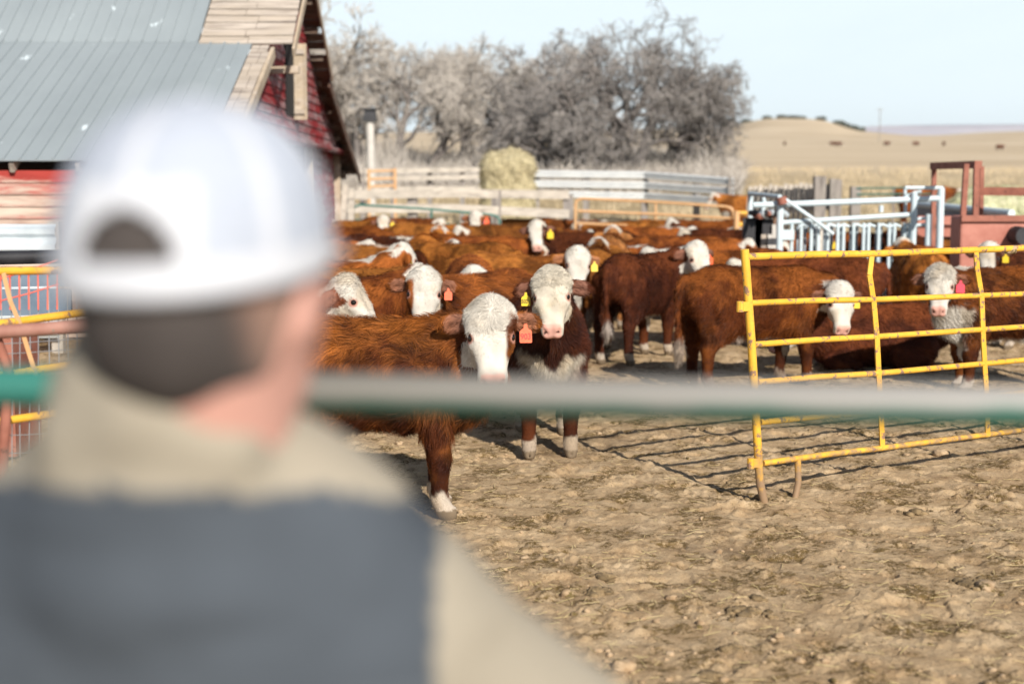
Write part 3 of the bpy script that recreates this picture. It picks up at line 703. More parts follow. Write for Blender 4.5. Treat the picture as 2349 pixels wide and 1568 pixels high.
# ------------------------------------------------------------------ the barn
def weathered(name, paint, wood, amount, stretch, dark=(0.10, 0.08, 0.07), scale=1.0, zgrad=None):
    m, n, b = new_mat(name)
    tc = N(n, 'ShaderNodeTexCoord'); mp = N(n, 'ShaderNodeMapping', Scale=stretch); n.links.new(tc.outputs['Object'], mp.inputs[0])
    def nz(s, d=8, r=0.65):
        a = N(n, 'ShaderNodeTexNoise', Scale=s * scale, Detail=d, Roughness=r); n.links.new(mp.outputs[0], a.inputs['Vector']); return a.outputs[0]
    def rp(src, stops):
        r = N(n, 'ShaderNodeValToRGB'); e = r.color_ramp.elements
        while len(e) < len(stops): e.new(0.5)
        for q, (p_, c_) in zip(e, stops): q.position = p_; q.color = rgba(c_)
        n.links.new(src, r.inputs[0]); return r.outputs[0]
    wd = rp(nz(3.0), [(0.32, dark), (0.5, wood), (0.7, tuple(min(1, q * 1.35) for q in wood))])
    pt = rp(nz(2.1), [(0.3, tuple(q * 0.6 for q in paint)), (0.7, paint)])
    src = nz(1.3, 9, 0.72)
    if zgrad:
        sp = N(n, 'ShaderNodeSeparateXYZ'); n.links.new(tc.outputs['Object'], sp.inputs[0]); g = N(n, 'ShaderNodeMath', operation='MULTIPLY_ADD'); n.links.new(sp.outputs[2], g.inputs[0]); g.inputs[1].default_value = -zgrad[1]; g.inputs[2].default_value = zgrad[0] * zgrad[1]
        g2 = N(n, 'ShaderNodeMath', operation='ADD'); n.links.new(g.outputs[0], g2.inputs[0]); n.links.new(src, g2.inputs[1]); src = g2.outputs[0]
    mk = rp(src, [(amount - 0.06, (0, 0, 0)), (amount + 0.06, (1, 1, 1))])
    x = N(n, 'ShaderNodeMixRGB'); n.links.new(mk, x.inputs[0]); n.links.new(pt, x.inputs[1]); n.links.new(wd, x.inputs[2])
    n.links.new(x.outputs[0], b.inputs['Base Color']); b.inputs['Roughness'].default_value = 0.85; b.inputs['Specular IOR Level'].default_value = 0.2
    bp = N(n, 'ShaderNodeBump', Strength=0.5, Distance=0.01); n.links.new(nz(9, 5), bp.inputs['Height']); n.links.new(bp.outputs[0], b.inputs['Normal'])
    return m
M_SIDE_F = weathered('red_siding_front', (0.40, 0.055, 0.045), (0.44, 0.34, 0.28), 0.50, (0.35, 1, 3.5), (0.26, 0.17, 0.14), zgrad=(1.55, 0.28))
M_SIDE_G = weathered('red_siding_gable', (0.27, 0.018, 0.022), (0.25, 0.165, 0.165), 0.50, (1, 0.6, 4.0), (0.10, 0.05, 0.05))
M_BOARD = weathered('grey_tan_boards', (0.47, 0.40, 0.33), (0.38, 0.33, 0.285), 0.5, (0.5, 3, 3), (0.17, 0.14, 0.12))
M_TRIM = weathered('tan_trim', (0.48, 0.39, 0.29), (0.42, 0.36, 0.30), 0.55, (2, 2, 2), (0.25, 0.19, 0.14))
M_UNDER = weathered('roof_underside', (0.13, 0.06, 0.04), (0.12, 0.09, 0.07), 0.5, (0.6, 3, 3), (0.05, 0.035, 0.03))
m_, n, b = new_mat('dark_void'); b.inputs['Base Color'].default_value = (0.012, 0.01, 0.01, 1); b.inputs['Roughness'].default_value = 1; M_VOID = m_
M_ROOF = mat_noise('grey_metal_roof', (0.25, 0.285, 0.305), (0.30, 0.34, 0.36), 0.55, 0.5, metal=0.15, stretch=(1, 0.5, 0.5), c3=(0.62, 0.70, 0.74), t3=0.645, s3=2.3, spec=0.35)
EY0, EY1 = 16.0, 29.3; EZ = 1.97; BR0, BR1 = 19.3, 24.5; BZ = 3.58; RY, RZ = 21.6, 5.35; XL = -15.0
GXW = -3.36
barn = thing('barn', (XL / 2 + GXW / 2, 21.6, 0), 'old red barn with grey metal roof and bare boards at its gable end', 'barn')
BO = barn.location
def slope_pt(x, y):
    if y <= BR0: z = EZ + (y - EY0) / (BR0 - EY0) * (BZ - EZ)
    elif y <= RY: z = BZ + (y - BR0) / (RY - BR0) * (RZ - BZ)
    elif y <= BR1: z = RZ - (y - RY) / (BR1 - RY) * (RZ - BZ)
    else: z = BZ - (y - BR1) / (EY1 - BR1) * (BZ - EZ)
    return Vector((x, y, z))
def ribbed(x0, x1, ya, yb, off=0.03):
    mb = MB(BO); a = slope_pt(0, ya); b_ = slope_pt(0, yb); d = (b_ - a).normalized(); nrm = Vector((0, -d.z, d.y))
    if nrm.z < 0: nrm = -nrm
    A = a + nrm * off; B_ = b_ + nrm * off
    mb.bar((( x0 + x1) / 2, A.y, A.z), ((x0 + x1) / 2, B_.y, B_.z), x1 - x0, 0.012, up=nrm)
    x = x0 + 0.02
    while x < x1:
        mb.bar((x, A.y, A.z + 0.0165), (x, B_.y, B_.z + 0.0165), 0.022, 0.022, up=nrm); x += 0.186
    return mb
ribbed(XL, -3.46, EY0, BR0 + 0.05).build('metal_roof', M_ROOF, barn)
ribbed(XL, -4.18, BR0, RY, 0.05).build('metal_roof', M_ROOF, barn)
def board_deck(x0, x1, ya, yb, wd, gap, rng_, off=0.0, th=0.025, skip=(), tilt=0.012):
    mb = MB(BO); a = slope_pt(0, ya); b_ = slope_pt(0, yb); L = (b_ - a).length; d = (b_ - a) / L; nrm = Vector((0, -d.z, d.y))
    if nrm.z < 0: nrm = -nrm
    s = 0.0; k = 0
    while s < L - 0.02:
        w1 = min(wd, L - s); c = a + d * (s + w1 / 2) + nrm * (off + 0.004 * (k % 2))
        if k not in skip:
            cut = x0 + (x1 - x0) * (0.3 + 0.4 * rng_.rand())
            for xa, xb in ((x0, cut - 0.004), (cut + 0.004, x1)):
                tl = rng_.randn() * tilt
                p0 = Vector((xa + (0 if xa > x0 else 0), c.y, c.z)) ; p1 = Vector((xb + (rng_.randn() * 0.012 if xb == x1 else 0), c.y, c.z)) + d * tl
                mb.bar(p0, p1, w1 - gap * (0.4 + rng_.rand()), th, up=nrm)
        s += wd; k += 1
    return mb
rg = np.random.RandomState(3)
board_deck(-4.16, -2.92, BR0 - 0.05, RY, 0.175, 0.034, rg, 0.05).build('roof_boards', M_BOARD, barn)
board_deck(-3.45, -3.20, EY0, BR0 - 0.06, 0.42, 0.010, rg, 0.02, tilt=0.0).build('roof_boards', M_BOARD, barn)
board_deck(XL, -3.12, EY1, BR1, 0.19, 0.006, rg, 0.0).build('roof_boards', M_UNDER, barn)
board_deck(XL, -3.06, BR1, RY, 0.19, 0.010, rg, 0.0, skip=(3, 6)).build('roof_boards', M_UNDER, barn)
mb = MB(BO)
for (x, ya, yb, w_, h_) in ((-3.175, EY0 - 0.03, BR0 - 0.08, 0.05, 0.14), (-2.90, BR0 - 0.1, RY, 0.03, 0.12), (-3.05, RY, BR1, 0.03, 0.10)):
    mb.bar(slope_pt(x, ya) - Vector((0, 0, 0.05)), slope_pt(x, yb) - Vector((0, 0, 0.05)), w_, h_)
mb.build('rake_board', M_TRIM, barn)
mb = MB(BO); mb.bar(slope_pt(-3.11, BR1 + .03) - Vector((0, 0, 0.10)), slope_pt(-3.11, EY1 + 0.05) - Vector((0, 0, 0.10)), 0.03, 0.16); mb.build('rake_board', M_UNDER, barn)
# wooden ridge cap of the upper roof and purlin ends under the overhang
for y in np.arange(EY0 + 0.5, EY1 - 0.3, 0.62):
    mb = MB(BO); p = slope_pt(GXW - 0.1, y); mb.bar(p - Vector((0, 0, 0.09)), Vector((-3.13 if y > BR0 and y < BR1 else -3.24, p.y, p.z - 0.09)), 0.05, 0.09); mb.build('purlin', M_UNDER, barn)
# gable siding: lapped courses clipped to the roof profile
def ys_at(z):
    if z > BZ: k = (z - BZ) / (RZ - BZ); return BR0 + k * (RY - BR0), BR1 - k * (BR1 - RY)
    k = (z - EZ) / (BZ - EZ); return EY0 + 0.4 + k * (BR0 - EY0 - 0.4), EY1 - 0.15 - k * (EY1 - 0.15 - BR1)
def courses(mb, z0, z1, x, h_=0.135, lim=None):
    z = z0
    while z < z1:
        zt = min(z + h_, z1); (a0, a1), (b0, b1) = ys_at(max(z, EZ)), ys_at(max(zt, EZ))
        if lim: a0 = b0 = lim[0]; a1 = b1 = lim[1]
        if b1 - b0 > 0.05:
            o = 0.022
            vs = [(x + o, a0, z), (x + o, a1, z), (x + 0.004, b1, zt), (x + 0.004, b0, zt), (x - 0.03, a0, z), (x - 0.03, a1, z), (x - 0.03, b1, zt), (x - 0.03, b0, zt)]
            mb.add(vs, [(0, 1, 2, 3), (5, 4, 7, 6), (1, 0, 4, 5), (3, 2, 6, 7), (0, 3, 7, 4), (2, 1, 5, 6)])
        z = zt
mb = MB(BO); courses(mb, 2.44, RZ - 0.1, GXW); mb.build('gable_wall', M_SIDE_G, barn)
mb = MB(BO); courses(mb, 0.0, 2.38, GXW - 0.16, 0.13, (24.35, 28.2)); courses(mb, 0.0, 2.38, GXW - 0.9, 0.13, (16.6, 24.25)); mb.build('lower_wall', M_SIDE_G, barn)
mb = MB(BO); mb.box((GXW - 0.04, 22.6, 2.405), (0.30, 11.4, 0.05)); mb.box((GXW + 0.05, 22.6, 2.37), (0.04, 11.2, 0.06)); mb.build('ledge', M_SIDE_G, barn)
for y in (24.30, 28.26): mb = MB(BO); mb.box((GXW - 0.10, y, 1.19), (0.14, 0.08, 2.36)); mb.build('corner_board', M_TRIM, barn)
mb = MB(BO); mb.box((GXW - 0.5, 28.7, 1.6), (0.7, 0.5, 0.9)); mb.box((GXW - 0.25, 28.8, 1.95), (0.5, 0.5, 0.16)); mb.build('lean_beam', M_UNDER, barn)
# front wall
mb = MB(BO); z = 0.0; k = 0
while z < EZ - 0.13:
    o = 0.02; x0, x1, y = XL + 0.3, GXW + 0.0, 16.13
    vs = [(x0, y - o, z), (x1, y - o, z), (x1, y - 0.002, z + 0.135), (x0, y - 0.002, z + 0.135), (x0, y + 0.05, z), (x1, y + 0.05, z), (x1, y + 0.05, z + 0.135), (x0, y + 0.05, z + 0.135)]
    mb.add(vs, [(0, 1, 2, 3), (5, 4, 7, 6), (1, 0, 4, 5), (3, 2, 6, 7), (0, 3, 7, 4), (2, 1, 5, 6)]); z += 0.135
mb.build('front_wall', M_SIDE_F, barn)
mb = MB(BO); mb.box(((XL + GXW) / 2, 28.9, 1.0), (GXW - XL - 0.5, 0.1, 2.0)); mb.box((XL + 0.25, 22.5, 1.0), (0.1, 12.6, 1.9)); mb.build('back_wall', M_SIDE_F, barn)
for x in np.arange(XL + 0.4, GXW, 0.75):
    p = slope_pt(x, EY0 + 0.03); q = slope_pt(x, EY0 + 0.7); mb = MB(BO); mb.bar(p - Vector((0, 0, 0.07)), q - Vector((0, 0, 0.07)), 0.05, 0.10); mb.build('rafter_tail', M_BOARD, barn)
# loft opening with its plank door, and a broken stub of timber
mb = MB(BO); mb.box((GXW + 0.012, 21.6, 3.33), (0.06, 0.7, 1.1)); mb.build('loft_opening', M_VOID, barn)
mb = MB(BO); mb.box((GXW + 0.13, 22.0, 3.30), (0.20, 0.05, 1.14)); mb.box((GXW + 0.215, 21.965, 3.30), (0.03, 0.03, 1.14)); d_ = mb.build('loft_door', M_TRIM, barn)
for z in (3.75, 2.85): mb = MB(BO); mb.box((GXW + 0.115, 21.955, z), (0.17, 0.03, 0.07)); mb.build('crosspiece', M_BOARD, d_)
mb = MB(BO); mb.box((GXW + 0.20, 20.0, 3.32), (0.42, 0.12, 0.10)); mb.build('timber_stub', M_TRIM, barn)
# ------------------------------------------------------------------ corral fences, gates, hay, chute
M_YEL = mat_noise('worn_yellow_paint', (0.62, 0.325, 0.030), (0.72, 0.41, 0.045), 6, 0.48, c3=(0.24, 0.14, 0.09), t3=0.555, s3=19, bump=0.15, bscale=40)
M_YELO = mat_noise('faded_orange_paint', (0.52, 0.29, 0.13), (0.58, 0.36, 0.19), 5, 0.5, c3=(0.35, 0.2, 0.14), t3=0.66, s3=12)
M_GALV = mat_noise('galvanized_steel', (0.50, 0.56, 0.60), (0.66, 0.72, 0.76), 2.5, 0.38, metal=0.35, c3=(0.35, 0.38, 0.40), t3=0.7)
M_BLUEP = mat_noise('pale_blue_paint', (0.44, 0.53, 0.57), (0.55, 0.63, 0.665), 4, 0.45, c3=(0.22, 0.20, 0.20), t3=0.70, s3=14)
M_RUST = mat_noise('rusty_steel', (0.21, 0.075, 0.05), (0.33, 0.13, 0.09), 5, 0.75, c3=(0.12, 0.05, 0.035), t3=0.6)
M_RUST2 = mat_noise('rusty_pink_sheet', (0.30, 0.10, 0.07), (0.44, 0.19, 0.145), 2.6, 0.7, c3=(0.52, 0.50, 0.49), t3=0.60, s3=1.9)
M_WOOD = weathered('silver_wood', (0.50, 0.45, 0.39), (0.42, 0.38, 0.33), 0.5, (0.6, 3, 3), (0.20, 0.18, 0.16))
M_WOODD = weathered('dark_post_wood', (0.30, 0.27, 0.25), (0.24, 0.22, 0.20), 0.5, (3, 3, 0.5), (0.08, 0.07, 0.065))
M_GREENP = mat_noise('dark_green_pipe', (0.02, 0.11, 0.09), (0.04, 0.16, 0.13), 6, 0.5)
M_HAY = mat_noise('olive_hay', (0.30, 0.26, 0.15), (0.45, 0.39, 0.25), 7, 0.95, bump=1.0, bscale=30, c3=(0.20, 0.17, 0.08), t3=0.6)
M_HAYG = mat_noise('pale_green_hay', (0.36, 0.38, 0.22), (0.52, 0.50, 0.34), 6, 0.95, bump=1.0, bscale=30)
M_BLACK = mat_noise('black_rubber', (0.012, 0.012, 0.015), (0.03, 0.03, 0.035), 5, 0.6)
M_WHITE = mat_noise('white_post_paint', (0.42, 0.40, 0.37), (0.52, 0.49, 0.45), 6, 0.6, c3=(0.3, 0.27, 0.24), t3=0.66)

def muddy(m, z0, z1, c):
    n = m.node_tree; b = n.nodes['Principled BSDF']; src = b.inputs['Base Color'].links[0].from_socket
    tc = N(n, 'ShaderNodeTexCoord'); sp = N(n, 'ShaderNodeSeparateXYZ'); n.links.new(tc.outputs['Object'], sp.inputs[0])
    a = N(n, 'ShaderNodeTexNoise', Scale=22, Detail=6); n.links.new(tc.outputs['Object'], a.inputs['Vector'])
    ad = N(n, 'ShaderNodeMath', operation='MULTIPLY_ADD'); n.links.new(a.outputs[0], ad.inputs[0]); ad.inputs[1].default_value = -0.5; n.links.new(sp.outputs[2], ad.inputs[2])
    mr = N(n, 'ShaderNodeMapRange'); mr.inputs[1].default_value = z0 - .25; mr.inputs[2].default_value = z1 - .25; mr.inputs[3].default_value = 1; mr.inputs[4].default_value = 0; n.links.new(ad.outputs[0], mr.inputs[0])
    x = N(n, 'ShaderNodeMixRGB'); x.inputs[2].default_value = rgba(c); n.links.new(mr.outputs[0], x.inputs[0]); n.links.new(src, x.inputs[1]); n.links.new(x.outputs[0], b.inputs['Base Color'])
muddy(M_YEL, 0.10, 0.26, (0.26, 0.17, 0.10))
# yellow six-rail gate leaning open in the middle of the corral
def gate_main():
    YL, YR = 7.62, 9.05
    def gp(u, v):                                   # the gate's own plane
        uL, uR = 1725.0, 2420.0; x0 = (uL - U0) / F_PX * YL; x1 = (uR - U0) / F_PX * YR
        r = ray(u, v); dx, dy = x1 - x0, YR - YL
        t = (x0 * dy - YL * dx) / (r[0] * dy - r[1] * dx)
        return Vector((r[0] * t, r[1] * t, CAM_Z + r[2] * t))
    foot = gp(1745, 1152)
    root = thing('pipe_gate', (foot.x, foot.y, 0), 'worn yellow six-rail pipe gate with bent uprights standing open on the dirt', 'gate')
    org = root.location
    def fix(p): return p
    rails_l = [(1712, 589), (1722, 695), (1730, 790), (1738, 876), (1744, 968), (1750, 1062)]
    rails_r = [(2560, 561), (2560, 666), (2560, 735), (2560, 806), (2560, 872), (2560, 958)]
    mids = [(2000, 582), (2003, 687), (2008, 772), (2014, 856), (2018, 944), (2024, 1027)]
    RL = []
    for k in range(6):
        a, m_, b_ = gp(*rails_l[k]), gp(*mids[k]), gp(*rails_r[k])
        RL.append((a, m_, b_))
        mb = MB(org); mb.tube([a, (a + m_) / 2 + Vector((0, 0, 0.004)), m_, (m_ + b_) / 2, b_], 0.0200 if k == 0 else 0.0170, 14); mb.build('rail', M_YEL, root, True)
    mb = MB(org); top, bot = gp(1708, 585), gp(1741, 1075)
    low = gp(1748, 1150); low.z = min(low.z, 0.0) - 0.05
    mb.tube([top + Vector((0, 0, 0.03)), gp(1724, 790), bot, gp(1743, 1105), gp(1752, 1148), gp(1754, 1175)], 0.023, 14); mb.build('end_post', M_YEL, root, True)
    mb = MB(org); mb.tube([gp(1830, 1052), gp(1831, 1105), gp(1822, 1150), gp(1820, 1165)], 0.0185, 12); mb.build('foot', M_YEL, root, True)
    for (u, v) in ((1698, 703), (1722, 1062)):
        mb = MB(org); c = gp(u, v); mb.tube([c - Vector((0.0, 0, 0.028)), c + Vector((0, 0, 0.028))], 0.020, 10); mb.bar(c, c + Vector((0.06, 0.02, 0)), 0.012, 0.05); mb.build('hinge_lug', M_YEL, root)
    for pts in ([(1998, 588), (1993, 630), (2003, 695), (2010, 772), (2014, 856), (2019, 944), (2023, 1030)], [(2237, 578), (2240, 618), (2250, 678), (2253, 762), (2257, 838), (2262, 915), (2264, 1000)],
                [(2450, 569), (2455, 620), (2462, 672), (2464, 745), (2468, 815), (2470, 890), (2472, 972)]):
        mb = MB(org); P_ = [gp(*q) for q in pts]; off = Vector((0.0, -0.012, 0))
        for a, b_ in zip(P_[:-1], P_[1:]): mb.bar(a + off, b_ + off, 0.030, 0.014, up=(0.2, -1, 0))
        mb.build('upright', M_YEL, root)
    mb = MB(org); mb.tube([RL[0][2] + Vector((0, 0, .05)), RL[5][2] - Vector((0, 0, 0.3))], 0.023, 12); mb.build('end_post', M_YEL, root, True)
    mb = MB(org); c = gp(2318, 573); mb.tube([c + Vector((-0.03, 0, 0)), c + Vector((0.03, 0.01, 0))], 0.027, 10); mb.build('mud_clump', M_CLOD, root, True)
gate_main()

# green pipe rail the man leans on, sun-bleached along its top
m, n, b = new_mat('bleached_green_paint'); tc = N(n, 'ShaderNodeTexCoord'); sp = N(n, 'ShaderNodeSeparateXYZ'); n.links.new(tc.outputs['Object'], sp.inputs[0])
a = N(n, 'ShaderNodeTexNoise', Scale=9, Detail=5); n.links.new(tc.outputs['Object'], a.inputs['Vector'])
ad = N(n, 'ShaderNodeMath', operation='MULTIPLY_ADD'); n.links.new(a.outputs[0], ad.inputs[0]); ad.inputs[1].default_value = 0.018; n.links.new(sp.outputs[2], ad.inputs[2])
r = N(n, 'ShaderNodeValToRGB'); r.color_ramp.elements[0].position = 0.0; r.color_ramp.elements[1].position = 1.0
mr = N(n, 'ShaderNodeMapRange'); mr.inputs[1].default_value = -0.004; mr.inputs[2].default_value = 0.010; n.links.new(ad.outputs[0], mr.inputs[0])
r.color_ramp.elements[0].color = (0.018, 0.11, 0.08, 1); r.color_ramp.elements[1].color = (0.22, 0.215, 0.205, 1)
wr = N(n, 'ShaderNodeMapRange'); wr.inputs[1].default_value = -0.50; wr.inputs[2].default_value = -0.30; n.links.new(sp.outputs[0], wr.inputs[0])
mx = N(n, 'ShaderNodeMixRGB'); n.links.new(wr.outputs[0], mx.inputs[0]); mx.inputs[1].default_value = (0.025, 0.15, 0.12, 1)
n.links.new(mr.outputs[0], r.inputs[0]); dw = N(n, 'ShaderNodeMapRange'); dw.inputs[1].default_value = -0.5; dw.inputs[2].default_value = 0.7; n.links.new(sp.outputs[0], dw.inputs[0]); dm_ = N(n, 'ShaderNodeMixRGB', blend_type='MULTIPLY'); dm_.inputs[0].default_value = 1; dr = N(n, 'ShaderNodeValToRGB'); dr.color_ramp.elements[0].color = (0.50, 0.47, 0.40, 1); dr.color_ramp.elements[1].color = (1.1, 1.1, 1.1, 1); n.links.new(dw.outputs[0], dr.inputs[0]); n.links.new(r.outputs[0], dm_.inputs[1]); n.links.new(dr.outputs[0], dm_.inputs[2]); n.links.new(dm_.outputs[0], mx.inputs[2]); n.links.new(mx.outputs[0], b.inputs['Base Color']); b.inputs['Roughness'].default_value = 0.5; M_RAIL = m
ra, rb = at(-200, 882, 1.64), at(2700, 938, 1.54)
mid = (ra + rb) / 2
root = thing('pipe_rail_fence', (mid.x, mid.y, 0), 'thick green pipe rail bleached pale on top, blurred close in front of the man', 'fence')
mb = MB(mid); ra2 = ra + (ra - rb) * 0.6; rb2 = rb + (rb - ra) * 0.6; mb.tube([ra2, ra, mid, rb, rb2], 0.0235, 24)
o = mb.build('top_rail', M_RAIL, root, True); o.location = (0, 0, mid.z)
o.rotation_euler = (0, 0, 0)
for p in (ra2, rb2):
    mb = MB(root.location); mb.tube([Vector((p.x, p.y, -0.2)), p + Vector((0, 0, 0.04))], 0.035, 14); mb.build('post', M_RUST, root, True)
    p2 = p

# left-hand stock panel: yellow pipe frame, wire mesh, orange twine, loose strap
def wire_panel():
    YA, YB = 5.35, 6.6
    def wp(u, v):
        x0 = (-260 - U0) / F_PX * YA; x1 = (420 - U0) / F_PX * YB; r = ray(u, v); dx, dy = x1 - x0, YB - YA
        t = (x0 * dy - YA * dx) / (r[0] * dy - r[1] * dx); return Vector((r[0] * t, r[1] * t, CAM_Z + r[2] * t))
    c = wp(60, 900); root = thing('wire_gate', (c.x, c.y, 0), 'yellow pipe gate with wire mesh and orange netting, left of the man', 'gate'); org = root.location
    rails = [((-260, 628), (0, 622), (420, 616)), ((-260, 775), (0, 742), (420, 686)), ((-260, 880), (0, 860), (420, 798)), ((-260, 990), (0, 966), (420, 905)), ((-260, 1125), (0, 1090), (420, 1010)), ((-260, 1240), (0, 1200), (420, 1100))]
    for q in rails:
        mb = MB(org); mb.tube([wp(*p) for p in q], 0.017, 12); mb.build('rail', M_YEL, root, True)
    for u in (-262, 422):
        mb = MB(org); p0, p1 = wp(u, 622), wp(u, 1150); p1.z = -0.05; mb.tube([p0, p1], 0.02, 12); mb.build('end_post', M_YEL, root, True)
    M_WIRE = mat_noise('wire', (0.30, 0.31, 0.33), (0.42, 0.43, 0.45), 10, 0.4, metal=0.5)
    mb = MB(org); off = Vector((0, 0.02, 0)); rr_ = random.Random(4)
    for k in range(-6, 16):
        u = -2 + 21.5 * k; mb.tube([wp(u + rr_.uniform(-3, 3), 618) + off, wp(u + 4 + rr_.uniform(-4, 4), 850) + off, wp(u + rr_.uniform(-4, 4), 1130) + off], 0.0022, 5)
    for v in (790, 812, 880, 905, 1000, 1040, 1075): mb.tube([wp(-250, v + 14) + off, wp(60, v + rr_.uniform(-4, 4)) + off, wp(415, v - 30) + off], 0.0020, 5)
    mb.build('wire_mesh', M_WIRE, root)
    M_ORN = mat_noise('orange_netting', (0.70, 0.10, 0.06), (0.80, 0.16, 0.09), 10, 0.6)
    mb = MB(org); off = Vector((0, -0.006, 0))
    for k in range(-5, 7): u = 2 + 21.5 * k; mb.tube([wp(u, 625) + off, wp(u + 1, 710) + off], 0.003, 5)
    for pts in ([(-120, 665), (0, 640), (60, 622), (132, 596)], [(-120, 720), (0, 690), (70, 672), (134, 652)]): mb.tube([wp(*p) + off for p in pts], 0.0028, 5)
    mb.build('netting', M_ORN, root)
    mb = MB(org); P_ = [(14, 625), (30, 690), (52, 742), (70, 800), (92, 868)]; off = Vector((0, -0.03, 0))
    for a, b_ in zip(P_[:-1], P_[1:]): mb.bar(wp(*a) + off, wp(*b_) + off, 0.018, 0.004, up=(0.2, -1, 0))
    mb.build('strap', M_YELO, root)
wire_panel()
c0 = at(60, 750, 5.0); root = thing('rusty_pipe_rail', (c0.x, c0.y, 0), 'single rusty pipe rail with flaking green paint behind the yellow wire gate', 'fence'); org = root.location
mb = MB(org); mb.tube([at(-330, 775, 5.1), at(0, 761, 5.3), at(330, 738, 5.6)], 0.026, 16); mb.build('rail', mat_noise('flaking_rust', (0.26, 0.12, 0.09), (0.34, 0.18, 0.14), 8, 0.7, c3=(0.03, 0.18, 0.14), t3=0.64), root, True)
mb = MB(org); q = at(-12, 765, 5.32); mb.tube([q, at(20, 850, 5.36), Vector((at(-40, 1000, 5.4).x, 5.4, -0.05))], 0.020, 12); mb.build('brace', M_RUST, root, True)
mb = MB(org); q = at(332, 738, 5.6); mb.tube([Vector((q.x, q.y, -0.05)), q], 0.03, 12); mb.build('post', M_RUST, root, True)

def wbeam(mb, a, b_, h_=0.31, th=0.05):
    """corrugated guardrail sheet: two outward ridges"""
    a = Vector(a); b_ = Vector(b_); d = (b_ - a).normalized(); nrm = Vector((d.y, -d.x, 0)).normalized()
    if nrm.y > 0: nrm = -nrm
    prof = [(-.5, 0), (-.42, .3), (-.34, 1), (-.18, 1), (-.06, 0), (.06, 0), (.18, 1), (.34, 1), (.42, .3), (.5, 0)]
    F = []; V = []
    for p in (a, b_):
        for t in (0, -0.006):
            for (z, o_) in prof: V.append(p + nrm * (o_ * th + t) + Vector((0, 0, z * h_)))
    k = len(prof)
    for i in range(k - 1):
        F.append((i, i + 1, 2 * k + i + 1, 2 * k + i)); F.append((k + i + 1, k + i, 3 * k + i, 3 * k + i + 1))
    for e in (0, k - 1): F.append((e, 2 * k + e, 3 * k + e, k + e))
    for o_ in (0, 2 * k):
        for i in range(k - 1): F.append((o_ + i, o_ + k + i, o_ + k + i + 1, o_ + i + 1))
    mb.add(V, F)
# guardrail against the barn
a, b_ = at(-500, 549, 14.6), at(131, 549, 14.6)
root = thing('guardrail_fence', (b_.x - 1, b_.y, 0), 'galvanized guardrail fence below the barn eave, left edge of the yard', 'fence')
for dz in (0, -0.46, -0.86):
    mb = MB(root.location); wbeam(mb, a + Vector((0, 0, dz)), b_ + Vector((0, 0, dz)), 0.31); mb.build('guardrail', M_GALV, root)
for x in (b_.x - 0.06, b_.x - 1.6, b_.x - 3.0):
    mb = MB(root.location); mb.box((x, 14.75, 0.65), (0.12, 0.12, 1.4)); mb.build('post', M_WOOD, root)
# black tarp roll and low bunk behind the wire gate
root = thing('feed_bunk', (at(20, 680, 9.0).x, 9.0, 0), 'long blue-grey feed bunk with a black lip behind the wire gate', 'feed bunk'); org = root.location
X1 = at(128, 600, 9.0).x; X0 = X1 - 3.4
mb = MB(org); mb.tube([(X0, 8.9, at(0, 614, 8.9).z), (X1, 9.3, at(128, 588, 9.3).z)], 0.045, 12); mb.build('lip', M_BLACK, root, True)
for v, h_ in ((648, 0.12), (705, 0.17)):
    mb = MB(org); mb.bar((X0, 9.0, at(0, v + 8, 9.0).z), (X1, 9.3, at(128, v - 14, 9.3).z), 0.04, h_); mb.build('side_panel', mat_noise('blue_grey_metal', (0.11, 0.15, 0.20), (0.17, 0.22, 0.28), 3, 0.5, metal=0.3), root)
for x in (X0 + .2, X1 - .3): mb = MB(org); mb.box((x, 9.15, 0.4), (0.08, 0.5, 0.8)); mb.build('stand', M_RUST, root)
M_SNOW = mat_noise('old_snow', (0.66, 0.68, 0.71), (0.74, 0.76, 0.78), 6, 0.6, bump=0.5)
for k, (u, Y, w_) in enumerate(((60, 7.6, 0.5), (5, 6.9, 0.4))):
    p = gnd(u, 0, 0) if False else Vector((X_at(u, Y, 0), Y, 0)); q = LV * (1 + .4 * (fbm(LV * 1.5 + k * 7, 3)[:, None] - .5)) * np.array([w_, w_ * .7, 0.09])
    o = link('snow_patch', mesh_np('snow_patch', q, tris=LT), M_SNOW); o.location = (p.x, p.y, gz(p.x, p.y) - 0.01); tag(o, ('old white snow patch on the dirt behind the wire gate', 'smaller old snow patch at the foot of the yellow wire gate')[k], 'snow')

